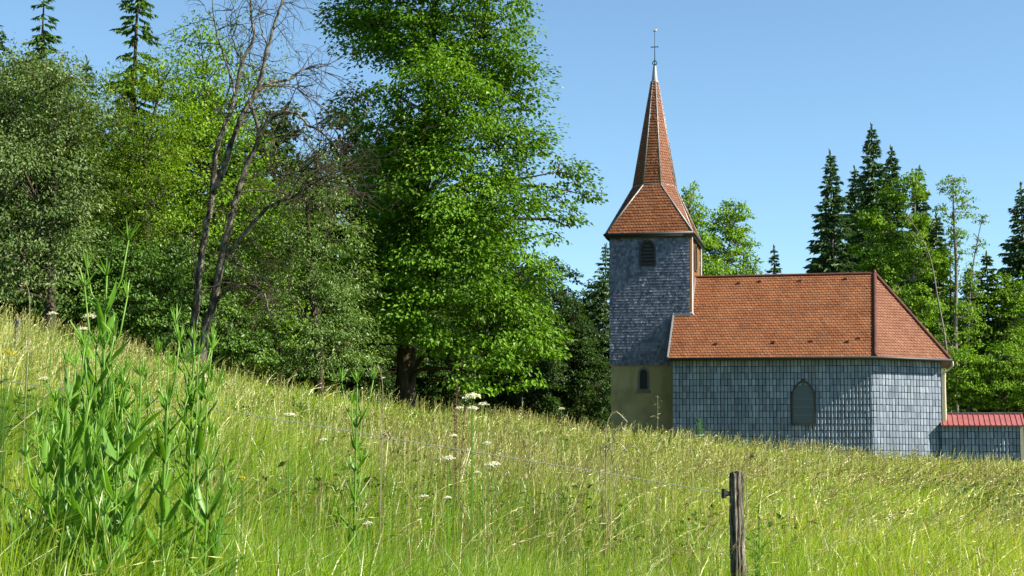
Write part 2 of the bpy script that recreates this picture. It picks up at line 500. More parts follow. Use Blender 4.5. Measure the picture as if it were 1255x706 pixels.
def arch(cx, z0, w, h, rise=.6, steps=7):
    """pointed arch outline of two arcs, counter-clockwise from lower left"""
    hw = w / 2; rs = rise * w; zs = z0 + h - rs
    R = (rs * rs + hw * hw) / (2 * hw); tm = math.asin(min(1, rs / R))
    pts = [(cx - hw, z0), (cx + hw, z0)]
    for k in range(steps):
        t = tm * k / (steps - 1)
        pts.append((cx + hw - R + R * math.cos(t), zs + R * math.sin(t)))
    for k in range(steps - 2, -1, -1):
        t = tm * k / (steps - 1)
        pts.append((cx - hw + R - R * math.cos(t), zs + R * math.sin(t)))
    return pts


def ring(mb, outer, inner, place, depth0, depth1, m=0):
    """solid frame between two outlines of equal length; place(u, z, depth)"""
    n = len(outer)
    V = [place(*p, depth1) for p in outer] + [place(*p, depth1) for p in inner] + [place(*p, depth0) for p in outer] + [place(*p, depth0) for p in inner]
    Q = []
    for k in range(n):
        j = (k + 1) % n
        Q += [(k, j, n + j, n + k), (2 * n + k, 2 * n + j, j, k), (n + k, n + j, 3 * n + j, 3 * n + k)]
    mb.add(V, [Q], m)


# nave walls -----------------------------------------------------------
z_wall_top = ZE - .06
NWX = -3.06                                     # window centre along the front wall
nwin = arch(NWX, Z(2.72), 1.02, 1.95, .78)
skip_n = lambda c: in_poly(np.stack([c[:, 0] - L, c[:, 1]], -1), nwin)
mb = MB()
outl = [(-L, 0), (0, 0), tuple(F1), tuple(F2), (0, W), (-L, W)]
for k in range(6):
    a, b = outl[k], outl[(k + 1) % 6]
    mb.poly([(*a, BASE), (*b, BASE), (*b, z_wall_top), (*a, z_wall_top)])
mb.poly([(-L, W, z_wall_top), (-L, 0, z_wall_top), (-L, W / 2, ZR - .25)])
shingle_wall(mb, (-L, 0), (0, 0), Z(1.0), z_wall_top, .158, .295, 'zinc', skip_n, m=1)
shingle_wall(mb, (0, W), (-L, W), Z(1.0), z_wall_top, .158, .295, 'zinc', m=1)
nave_wall = mb.build('nave_wall', [MAT['backing'], MAT['zinc']], chapel)
mb = MB()
for k in range(1, 4):
    shingle_wall(mb, outl[k], outl[k + 1], Z(1.0), z_wall_top, .158, .295, 'zinc')
apse = mb.build('apse_wall', [MAT['zinc']], chapel)
apse['label'] = 'sunlit pale grey shingled wall of the angled apse'

# nave window ----------------------------------------------------------
pl = lambda u, z, d: (u, -d, z)
mb = MB(); mb.poly([pl(u, z, .012) for u, z in arch(NWX, Z(2.76), .94, 1.86, .78)])
win = mb.build('window', [MAT['glass']], chapel)
mb = MB()
ring(mb, arch(NWX, Z(2.68), 1.08, 2.05, .78), arch(NWX, Z(2.76), .94, 1.86, .78), pl, -.01, .06)
mb.bar((NWX - .58, -.06, Z(2.69)), (NWX + .58, -.06, Z(2.69)), .10, .05)
mb.bar((NWX - .53, -.04, Z(2.1)), (NWX - .53, -.04, Z(2.7)), .05, .05)
mb.bar((NWX + .53, -.04, Z(2.1)), (NWX + .53, -.04, Z(2.7)), .05, .05)
mb.build('frame', [MAT['frame']], win)
mb = MB()
for u in np.arange(-.40, .41, .133):
    h = 1.82 - (abs(u) / .47) ** 1.35 * .78
    mb.bar((NWX + u, -.03, Z(2.76)), (NWX + u, -.03, Z(2.76) + h), .05, .02)
for k in range(1, 4):
    mb.bar((NWX - .48, -.045, Z(2.76) + k * .36), (NWX + .48, -.045, Z(2.76) + k * .36), .012, .012)
mb.build('window_bars', [MAT['lead']], win)

# roof tiles -----------------------------------------------------------


def tile_face(mb, pts, m=0, tw=.165, ex=.18, rng=RNG, lift=.0, base_m=None):
    """tiles laid on a planar polygon; pts[0]-pts[1] is the eave"""
    P = np.asarray(pts, float)
    e = unit(P[1] - P[0]); nrm = unit(np.cross(P[1] - P[0], P[2] - P[0])); up = np.cross(nrm, e)
    mb.poly(P, m if base_m is None else base_m)
    q = np.stack([(P - P[0]) @ e, (P - P[0]) @ up], -1)
    u0, u1, v1 = q[:, 0].min(), q[:, 0].max(), q[:, 1].max()
    nr = int(v1 / ex); ex = v1 / max(nr, 1)
    jj, ii = np.meshgrid(np.arange(nr), np.arange(-1, int((u1 - u0) / tw) + 2), indexing='ij')
    jj = jj.ravel(); ii = ii.ravel()
    uc = u0 + (ii + .5 * (jj % 2) + .25) * tw; vb = jj * ex
    c = np.stack([uc, vb + ex * .5], -1)
    k = in_poly(c, q) ; uc, vb, jj = uc[k], vb[k], jj[k]
    n = len(uc)
    # keep the tile within the row's span
    lo = np.full(n, -1e9); hi = np.full(n, 1e9)
    vm = vb + ex * .5
    for a in range(len(q)):
        p, r = q[a], q[(a + 1) % len(q)]
        cr = ((p[1] <= vm) & (r[1] > vm)) | ((r[1] <= vm) & (p[1] > vm))
        xx = p[0] + (vm - p[1]) * (r[0] - p[0]) / (r[1] - p[1] + 1e-12)
        left = cr & (xx <= uc); right = cr & (xx > uc)
        lo = np.where(left, np.maximum(lo, xx), lo); hi = np.where(right, np.minimum(hi, xx), hi)
    hw = tw / 2 - .008
    ul = np.maximum(uc - hw, lo); ur = np.minimum(uc + hw, hi)
    ty = rng.normal(0, .004, n); tb = .030 + np.abs(rng.normal(0, .004, n)); sag = rng.normal(0, .004, n)
    drop = .04
    v_lo = vb + sag - .012
    arr = []
    # bottom corners slightly rounded: five-point lower edge
    us = [ul, ul + (ur - ul) * .22, ul + (ur - ul) * .78, ur]
    vs = [v_lo + .03, v_lo, v_lo, v_lo + .03]
    hs = [tb - ty, tb - ty * .6, tb + ty * .6, tb + ty]
    for u, v, h in zip(us, vs, hs):
        arr.append(P[0] + u[:, None] * e + v[:, None] * up + h[:, None] * nrm)
    vt = np.minimum(vb + ex * 1.12, v1)
    for u in (ur, ul):
        arr.append(P[0] + u[:, None] * e + vt[:, None] * up + .006 * nrm)
    for u, v in zip(us, vs):
        arr.append(P[0] + u[:, None] * e + v[:, None] * up + (.002 * nrm))
    V = np.stack(arr, 1); nb = np.arange(n)[:, None] * 10
    quads = [nb + np.array([0, 6, 7, 1])[[1, 2, 3, 0]], nb + np.array([6 + 1, 7 + 1, 2, 1]), nb + np.array([8, 9, 3, 2])]
    mb.add(V.reshape(-1, 3), [nb + np.arange(6), np.concatenate(quads)], m)


def hip(mb, p, q, r, n_seg=None, m=0):
    """row of half-round tiles along a hip or ridge"""
    p = np.asarray(p, float); q = np.asarray(q, float)
    n = max(2, int(np.linalg.norm(q - p) / .38)); t = np.linspace(0, 1, 2 * n + 1)[:, None]
    mb.tube(p + (q - p) * t, r * (1 + .02 * np.where(np.arange(2 * n + 1) % 2, -1, 1)), 8, m)


def offset(poly, d):
    """offset a counter-clockwise outline outwards"""
    n = len(poly); out = []
    P = [np.asarray(p, float) for p in poly]
    for k in range(n):
        a, b, c = P[k - 1], P[k], P[(k + 1) % n]
        n1 = unit(np.array([(b - a)[1], -(b - a)[0]])); n2 = unit(np.array([(c - b)[1], -(c - b)[0]]))
        m = unit(n1 + n2); out.append(b + m * d / max(.2, m @ n1))
    return out


EV = offset(outl, OH)
EV[0] = np.array([-L - .15, -OH]); EV[5] = np.array([-L - .15, W + OH])
e3 = [np.array([*p, ZE]) for p in EV]
ridge_w = np.array([-L - .15, W / 2, ZR])
# where the tower stands the slope is cut: front slope as an L round the tower
mb = MB()
tile_face(mb, [e3[0], e3[1], APEX, ridge_w])
tile_face(mb, [e3[4], e3[5], ridge_w, APEX])
tile_face(mb, [e3[1], e3[2], APEX], m=1)
tile_face(mb, [e3[2], e3[3], APEX], m=1)
tile_face(mb, [e3[3], e3[4], APEX], m=1)
nroof = mb.build('nave_roof', [MAT['tile'], MAT['tile_sunlit']], chapel)
mb = MB()
up = np.array([0, 0, .03])
hip(mb, APEX + up, ridge_w + up, .075); hip(mb, e3[1] + up, APEX + up, .095); hip(mb, e3[2] + up, APEX + up, .10)
hip(mb, e3[3] + up, APEX + up, .10); hip(mb, e3[4] + up, APEX + up, .095)
mb.tube([APEX + np.array([0, 0, -.02]), APEX + np.array([0, 0, .2])], [.12, .06], 8)
mb.build('ridge_tiles', [MAT['hip_tile']], nroof, smooth=True)
mb = MB()                                        # soffit and fascia under the eaves
sof = [np.array([*p, ZE - .07]) for p in EV]; wi = [np.array([*p, ZE - .075]) for p in outl]
for k in range(5):
    mb.poly([wi[k], wi[k + 1], sof[k + 1], sof[k]])
    mb.add([sof[k], sof[k + 1], e3[k + 1] - [0, 0, .004], e3[k] - [0, 0, .004]], [[(0, 1, 2, 3)]])
mb.build('soffit', [MAT['soffit']], nroof)
mb = MB()                                        # verge flashing on the west edge and where the tower meets the slope
mb.bar(e3[0] + [-.02, 0, .02], ridge_w + [-.02, 0, .02], .07, .14)
mb.bar(e3[5] + [-.02, 0, .02], ridge_w + [-.02, 0, .02], .07, .14)
kz = (ZR - ZE) / (W / 2 + OH)
zt = ZE + kz * (TC[1] - TH + OH)
mb.bar((-L - .15, TC[1] - TH - .06, zt + .0), (TC[0] + TH + .05, TC[1] - TH - .06, zt + .0), .12, .12)
mb.bar((TC[0] + TH + .05, TC[1] - TH - .06, zt + .04), (TC[0] + TH + .05, W / 2, ZR + .04), .10, .06)
mb.build('flashing', [MAT['flash']], nroof)
for a, t in [(-7.0, .15), (-5.2, .92), (-4.4, .16), (-3.3, .92), (-2.7, .17), (-1.2, .93), (-1.1, .16), (-.6, .2), (-6.2, .9)]:
    p = np.array([a, -OH + (W / 2 + OH) * t, ZE + (ZR - ZE) * t])
    mb = MB(); mb.box(p + [-.07, -.05, .02], p + [.07, .05, .11])
    mb.build('snow_guard', [MAT['hip_tile']], nroof)

mb = MB()
gz = np.array([0, 0, -.035])
gl = [np.array([*p, ZE]) + gz for p in offset(outl, OH + .06)]
gl[0] = np.array([-L - .12, -OH - .06, ZE - .035])
mb.tube(gl[:4], .062, 8)
mb.build('gutter', [MAT['gutter']], chapel, smooth=True)
gcorner = gl[2]
mb = MB()
pA = gcorner + [.05, .15, -.05]; F1d = np.array([F1[0] + .17, F1[1] + .16])
mb.tube(spline([pA, pA + [-.02, .02, -.2], np.array([F1d[0] + .12, F1d[1], ZE - .48]), np.array([F1d[0], F1d[1], ZE - .72]), np.array([F1d[0], F1d[1], Z(2.6)])], 5), .05, 8)
mb.build('downpipe', [MAT['cream']], chapel, smooth=True)
mb = MB()
mb.box((F1[0] + .015, F1[1] - .02, BASE), (F1[0] + .13, F1[1] + .11, ZE - .4))
mb.build('corner_board', [MAT['cream']], chapel)

# tower ------------------------------------------------------------------
x0, x1, y0, y1 = TC[0] - TH, TC[0] + TH, TC[1] - TH, TC[1] + TH
mb = MB(); mb.box((x0 + .06, y0 + .06, BASE), (x1 - .06, y1 - .06, TZM + .05))
tb = mb.build('tower_base', [MAT['plaster']], chapel)
tb['label'] = 'ochre rendered masonry foot of the tower'
NX = TC[0] - TH + 1.63
plt = lambda u, z, d: (u, y0 + .06 - d, z)
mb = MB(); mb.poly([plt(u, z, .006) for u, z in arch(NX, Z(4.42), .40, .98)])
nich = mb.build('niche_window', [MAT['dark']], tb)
mb = MB(); ring(mb, arch(NX, Z(4.36), .54, 1.12), arch(NX, Z(4.44), .36, .92), plt, -.01, .05)
mb.box((NX - .32, y0 - .06, Z(4.26)), (NX + .32, y0 + .07, Z(4.36)))
mb.build('stone_surround', [MAT['stone']], nich)

LX = TC[0] - .09
larch_o = arch(LX, Z(10.30), .70, 1.22)
mb = MB()
mb.box((x0 + .01, y0 + .01, TZM), (x1 - .01, y1 - .01, TZE - .05))
sk = lambda c: in_poly(np.stack([c[:, 0] + x0, c[:, 1]], -1), larch_o)
shingle_wall(mb, (x0, y0), (x1, y0), TZM - .08, TZE - .12, .12, .135, 'slate', sk)
shingle_wall(mb, (x1, y1), (x0, y1), TZM - .08, TZE - .12, .12, .135, 'slate')
shingle_wall(mb, (x0, y1), (x0, y0), TZM - .08, TZE - .12, .12, .135, 'slate')
mb.build('tower_wall', [MAT['slate']], chapel)
mb = MB()                                        # boarded east side
n = 24
for k in range(n):
    ya = y0 + .02 + (2 * TH - .04) * k / n; yb = y0 + .02 + (2 * TH - .04) * (k + 1) / n - .012
    mb.box((x1 - .01, ya, TZM), (x1 + .03 + .012 * (k % 2), yb, TZE - .13))
brd = mb.build('board_wall', [MAT['plank']], chapel)
brd['label'] = 'sunlit brown board cladding on the east side of the tower'
ple = lambda u, z, d: (x1 + .045 + d, u, z)
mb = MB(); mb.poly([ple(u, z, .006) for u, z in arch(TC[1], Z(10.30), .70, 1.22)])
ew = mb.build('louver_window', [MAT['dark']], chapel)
mb = MB(); ring(mb, arch(TC[1], Z(10.24), .82, 1.36), arch(TC[1], Z(10.32), .66, 1.18), ple, -.01, .05)
mb.build('frame', [MAT['frame']], ew)
plw = lambda u, z, d: (u, y0 - d, z)
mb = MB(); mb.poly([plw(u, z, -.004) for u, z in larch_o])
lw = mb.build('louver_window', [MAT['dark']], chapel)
mb = MB(); ring(mb, arch(LX, Z(10.26), .80, 1.32), arch(LX, Z(10.34), .62, 1.14), plw, -.01, .045)
mb.build('frame', [MAT['slat']], lw)
for k in range(6):
    zz = Z(10.38) + k * .165
    hw = .31 if k < 4 else (.24 if k == 4 else .13)
    mb = MB(); mb.add([(LX - hw, y0 - .05, zz), (LX + hw, y0 - .05, zz), (LX + hw, y0 + .005, zz + .085), (LX - hw, y0 + .005, zz + .085),
                       (LX - hw, y0 - .05, zz - .015), (LX + hw, y0 - .05, zz - .015)], [[(0, 1, 2, 3), (4, 5, 1, 0)]])
    mb.build('slat', [MAT['slat']], lw)

TE = TH + .16
sq = [np.array([TC[0] + i * TE, TC[1] + j * TE, TZE]) for i, j in ((-1, -1), (1, -1), (1, 1), (-1, 1))]


def octagon(w, z):
    s = w * math.tan(math.pi / 8)
    return [np.array([TC[0] + a, TC[1] + b, z]) for a, b in ((-s, -w), (s, -w), (w, -s), (w, s), (s, w), (-s, w), (-w, s), (-w, -s))]


o1 = octagon(1.02, TZS); TZC = Z(19.74); o2 = octagon(.17, TZC)
mb = MB()
for k in range(4):
    a, b = sq[k], sq[(k + 1) % 4]
    tile_face(mb, [a, b, o1[(2 * k + 1) % 8], o1[2 * k]], tw=.15, ex=.155)
    c = sq[k]; p, q = o1[(2 * k - 1) % 8], o1[2 * k]; e = unit(q - p) * .02
    tile_face(mb, [c - e, c + e, q, p], tw=.15, ex=.155, m=1 if k in (1, 2) else 0)
skirt = mb.build('spire_skirt', [MAT['tile'], MAT['tile_sunlit']], chapel)
mb = MB()
for k in range(8):
    tile_face(mb, [o1[k], o1[(k + 1) % 8], o2[(k + 1) % 8], o2[k]], tw=.13, ex=.14, m=0 if k not in (1, 2, 3) else 1)
spire = mb.build('spire', [MAT['tile'], MAT['tile_sunlit']], chapel)
TP = np.array([TC[0], TC[1], 0])
mb = MB()
for k in range(8):
    mb.tube([o1[k] + .03 * unit(o1[k] - TP) * [1, 1, 0], o2[k] + .03 * unit(o2[k] - TP) * [1, 1, 0]], [.04, .03], 8)
    mb.tube([o1[k] + [0, 0, .01], o1[(k + 1) % 8] + [0, 0, .01]], .035, 6)
mb.build('flashing', [MAT['flash']], spire, smooth=True)
mb = MB()
for k in range(4):
    mb.tube([sq[k] + [0, 0, .02], o1[2 * k]], [.05, .04], 6); mb.tube([sq[k] + [0, 0, .02], o1[(2 * k - 1) % 8]], [.05, .04], 6)
mb.build('flashing', [MAT['flash']], skirt, smooth=True)
mb = MB()
for k in range(4):
    a, b = sq[k] - [0, 0, .05], sq[(k + 1) % 4] - [0, 0, .05]
    out = unit(np.array([(b - a)[1], -(b - a)[0], 0.0])) * .05
    mb.tube([a + out - unit(b - a) * .05, b + out + unit(b - a) * .05], .075, 8)
    mb.bar(a + out * .3 - [0, 0, .07], b + out * .3 - [0, 0, .07], .04, .16)
mb.build('gutter', [MAT['gutter']], chapel, smooth=True)
mb = MB()
mb.box((TC[0] - TE + .01, TC[1] - TE + .01, TZE - .11), (TC[0] + TE - .01, TC[1] + TE - .01, TZE - .012))
mb.build('soffit', [MAT['soffit']], skirt)
mb = MB()
oc = [np.vstack(octagon(w, z)) for w, z in ((.205, TZC - .03), (.2, TZC + .03), (.15, TZC + .05), (.075, TZT))]
for a, b in zip(oc[:-1], oc[1:]):
    mb.add(np.vstack([a, b]), [[(k, (k + 1) % 8, 8 + (k + 1) % 8, 8 + k) for k in range(8)]])
mb.poly(oc[-1])
cap_o = mb.build('spire_cap', [MAT['flash']], spire, smooth=True)
cz = lambda py: TZT + (81 - py) / 25.2
t0 = np.array([TC[0], TC[1], 0])
mb = MB()
mb.tube([t0 + [0, 0, TZT - .05], t0 + [0, 0, cz(37)]], [.026, .014], 6)
for s in (-1, 1):
    mb.tube([t0 + [s * .02, 0, cz(80)], t0 + [s * .11, 0, cz(78)], t0 + [s * .09, 0, cz(75.5)], t0 + [s * .02, 0, cz(74)]], .025, 5)
mb.tube([t0 + [-.14, 0, cz(56.5)], t0 + [.14, 0, cz(56.5)]], .022, 6)
for s in (-1, 1):
    mb.tube([t0 + [s * .14, 0, cz(56.5)], t0 + [s * .18, 0, cz(56.5)]], [.04, .028], 6)
cross = mb.build('cross', [MAT['iron']], chapel, smooth=True)
mb = MB()
bz = cz(37)
mb.tube([t0 + [-.08, 0, bz + .10], t0 + [-.03, 0, bz + .04], t0 + [.05, 0, bz + .05], t0 + [.10, 0, bz + .15]], [.02, .05, .045, .015], 6)
mb.tube([t0 + [.09, 0, bz + .13], t0 + [.13, 0, bz + .15]], [.03, .008], 5)
mb.build('weathercock', [MAT['gilt']], cross, smooth=True)
for (ax, ay, z1_, z0_) in ((x1 + .11, y0 + .05, TZE - .12, zt + .0), (x1 + .11, y1 + .02, TZE - .12, ZE + .6)):
    mb = MB()
    mb.tube([(ax + .02, ay - .02, z1_), (ax, ay, z1_ - .12), (ax, ay, z0_ + .1), (ax + .06, ay - .08, z0_)], .045, 8)
    mb.build('downpipe', [MAT['pale_pipe']], chapel, smooth=True)
mb = MB(); mb.box((x1 - .02, y0 - .012, zt), (x1 + .055, y0 + .012, TZE - .14))
mb.build('corner_board', [MAT['plank']], chapel)

# annex --------------------------------------------------------------------
AX0, AX1, AYF = 2.95, 6.32, 1.55
P_ann = chapel.matrix_world if False else None
ax, ay = CHX + Rv[0] * AX0 + Nv[0] * AYF, CHY + Rv[1] * AX0 + Nv[1] * AYF
annex = thing('shed', 'low shingled lean-to shed with red metal roof against the right end of the chapel', 'shed', (ax, ay, CHZ), -B)
ln = AX1 - AX0; AD = 2.3
ez = Z(2.78); rz_ = Z(3.30)
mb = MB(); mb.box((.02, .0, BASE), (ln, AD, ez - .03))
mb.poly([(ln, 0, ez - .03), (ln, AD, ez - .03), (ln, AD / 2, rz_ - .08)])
shingle_wall(mb, (.0, 0), (ln, 0), Z(.4), ez - .03, .158, .295, 'zinc', m=1)
shingle_wall(mb, (ln, 0), (ln, AD), Z(.4), ez - .03, .158, .295, 'zinc', m=1)
mb.build('wall', [MAT['backing'], MAT['zinc']], annex)
mb = MB()
f0 = np.array([-.02, -.2, ez - .05]); f1 = np.array([ln + .2, -.2, ez - .05]); r0 = np.array([-.02, AD / 2, rz_]); r1 = np.array([ln + .2, AD / 2, rz_])
b0 = np.array([-.02, AD + .2, ez - .05]); b1 = np.array([ln + .2, AD + .2, ez - .05]); dn = np.array([0, 0, -.05])
mb.add([f0, f1, r1, r0, f0 + dn, f1 + dn, r1 + dn, r0 + dn, b0, b1, b0 + dn, b1 + dn],
       [[(0, 1, 2, 3), (4, 5, 1, 0), (3, 2, 9, 8), (5, 6, 2, 1), (6, 11, 9, 2), (7, 6, 5, 4), (10, 11, 6, 7), (8, 9, 11, 10)]])
for k in range(16):
    x = .08 + (ln + .05) * k / 15.0
    for p, q in (((x, -.2, ez - .045), (x, AD / 2, rz_ + .005)), ((x, AD + .2, ez - .045), (x, AD / 2, rz_ + .005))):
        mb.bar(p, q, .035, .05)
rf = mb.build('roof', [MAT['redmetal']], annex)
mb = MB(); mb.bar(r0 + [0, 0, .03], r1 + [0, 0, .03], .22, .05)
mb.build('ridge_cap', [MAT['flash']], rf)
mb = MB(); mb.box((ln - .02, -.05, BASE), (ln + .13, .1, ez - .08))
mb.build('corner_post', [MAT['cream']], annex)

# ------------------------------------------------------------------ leaves and trees


def leaves_np(C, axis, nrm, ln, wd, fold=.25):
    """leaf = kite of four corners folded along the midrib"""
    axis = unit(axis); side = unit(np.cross(nrm, axis)); nn = np.cross(axis, side)
    ln = np.asarray(ln)[:, None]; wd = np.asarray(wd)[:, None]
    base = C - axis * ln * .5; tip = C + axis * ln * .5
    mid = C - axis * ln * .05 + nn * wd * fold
    V = np.stack([base, mid + side * wd * .5, tip, mid - side * wd * .5], 1)
    return V.reshape(-1, 3)


def leaf_object(name, V, rnd, mat, parent):
    n = len(V) // 4
    return mesh_from(name, V, [np.arange(4 * n).reshape(-1, 4)], mat, parent, rnd=np.repeat(rnd, 4))


def rdir(rng, n):
    return unit(rng.normal(size=(n, 3)))


def broadleaf(name, label, cat, base, lobes, Y, mat, bark, seed, leaf=.14, clump=.75, dens=1.0, per=70, trunk_r=.3, trunk=None, group=None,
              droop=.35, flat=.55, depth=1.0, slim=.62, limbs=True, clump_gap=1.0, fill=.25):
    """a tree: lobes are (px, py, rx, ry[, depth offset]) read at the tree's own distance, turned into ellipsoids of real size"""
    rng = np.random.default_rng(seed)
    sc = Y / F
    bx, by = base
    gz_ = float(ground(bx, by))
    root = thing(name, label, cat, (bx, by, gz_), 0, group)
    O = np.array([bx, by, gz_])
    ell = []
    for lb in lobes:
        px, py, rx, ry = lb[:4]
        dy = lb[4] if len(lb) > 4 else 0.0
        c = at(px, py, Y + dy); k = (Y + dy) / F
        ell.append((c, np.array([rx * k, min(rx, ry * 1.3) * k * depth, ry * k])))
    Cs = []
    for (c, r) in ell:
        area = 4 * math.pi * ((r[0] * r[1]) ** 1.6 + (r[0] * r[2]) ** 1.6 + (r[1] * r[2]) ** 1.6) ** (1 / 1.6) / 3 ** (1 / 1.6)
        n = max(4, int(area / (clump * clump * 1.5) * dens))
        d = rdir(rng, n)
        rad = np.where(rng.random(n) < fill, rng.uniform(.25, .8, n), rng.normal(.93, .09, n))
        p = c + d * r * rad[:, None]
        k = np.ones(n, bool)
        for (c2, r2) in ell:
            if c2 is c:
                continue
            k &= ~((((p - c2) / r2) ** 2).sum(1) < .45)
        Cs.append(p[k])
    C = np.concatenate(Cs)
    C = C[C[:, 2] > ground(C[:, 0], C[:, 1]) + .3]
    # thin out clumps that crowd one another, so gaps stay between them
    keep = []
    order = rng.permutation(len(C)); cell = {}
    md = clump * .62 * clump_gap
    for i_ in order:
        key = tuple(np.floor(C[i_] / md).astype(int)); ok = True
        for a in (-1, 0, 1):
            for b in (-1, 0, 1):
                for e in (-1, 0, 1):
                    for j_ in cell.get((key[0] + a, key[1] + b, key[2] + e), ()):
                        if ((C[i_] - C[j_]) ** 2).sum() < md * md:
                            ok = False
        if ok:
            cell.setdefault(key, []).append(i_); keep.append(i_)
    C = C[keep]
    ctr = np.mean([c for c, r in ell], axis=0)
    nC = len(C)
    cr = clump * rng.uniform(.55, 1.25, nC)
    n_leaf = np.maximum(8, (per * (cr / clump) ** 2 * rng.uniform(.6, 1.3, nC)).astype(int))
    idx = np.repeat(np.arange(nC), n_leaf); n = len(idx)
    d = rdir(rng, n); d[:, 2] = np.where(d[:, 2] < 0, d[:, 2] * .45, d[:, 2])
    rr = rng.random(n) ** .45
    out = unit(C - ctr + np.array([0, 0, .3])); out_h = out[idx] * np.array([1, 1, .25])
    off = d * rr[:, None] * cr[idx][:, None] * np.array([1, 1, flat])
    off[:, 2] -= (off[:, 0] ** 2 + off[:, 1] ** 2) / cr[idx] * droop        # dome that droops at the rim
    p = C[idx] + off
    axis = unit(off * np.array([1, 1, .4]) + out_h * cr[idx][:, None] * .5 + rng.normal(0, .35, (n, 3)) + np.array([0, 0, -.45]))
    nrm = unit(np.array([0, 0, .6]) + out[idx] * .4 + d * .85 + rng.normal(0, .34, (n, 3)))
    lf = leaf * rng.uniform(.65, 1.3, n)
    V = leaves_np(p - O, axis, nrm, lf, lf * slim)
    crnd = rng.uniform(-.22, .22, nC)
    rnd = np.clip(.45 + crnd[idx] + rng.normal(0, .16, n), 0, 1)
    leaf_object('crown', V, rnd, mat, root)
    # wood
    mb = MB()
    if trunk is None:
        top = max(ell, key=lambda e: e[0][2])[0]
        trunk = [O + [0, 0, -.3], O + (top - O) * .33 + rng.normal(0, .15, 3), O + (top - O) * .66 + rng.normal(0, .2, 3), top]
    tk = spline(trunk, 7)
    rad = trunk_r * np.linspace(1, .12, len(tk)) ** .8
    rad[0] *= 1.5
    mb.tube(tk - O, rad, 9)
    if limbs:
        nodes = []
        for (c, r) in ell:
            h = c[2] - r[2] * .7
            k = int(np.argmin(np.abs(tk[:, 2] - max(h - .2 * np.linalg.norm(c[:2] - O[:2]), O[2] + 1.2))))
            s = tk[k]
            dl = np.linalg.norm(c - s)
            lp = spline([s, s + (c - s) * .3 + [0, 0, .10 * dl] + rng.normal(0, .06 * dl, 3), s + (c - s) * .62 + [0, 0, .08 * dl] + rng.normal(0, .07 * dl, 3), s + (c - s) * .92 + rng.normal(0, .03 * dl, 3)], 5)
            r0_ = min(rad[k] * .55, .03 + .014 * np.linalg.norm(c - s))
            mb.tube(lp - O, np.linspace(r0_, .02, len(lp)), 6)
            nodes.append(lp)
        allp = np.concatenate(nodes + [tk])
        pick = rng.permutation(nC)[:int(min(nC, 420))]
        for j_ in pick:
            dd = ((allp - C[j_]) ** 2).sum(1) + 3.0 * np.maximum(0, allp[:, 2] - C[j_][2])
            s = allp[int(np.argmin(dd))]
            if np.linalg.norm(s - C[j_]) > 6:
                continue
            mid = (s + C[j_]) / 2 + rng.normal(0, .12, 3) + [0, 0, .1]
            mb.tube(np.array([s, mid, C[j_]]) - O, [.035, .022, .008], 4, cap=False)
    mb.build('trunk', [bark], root, smooth=True)
    return root


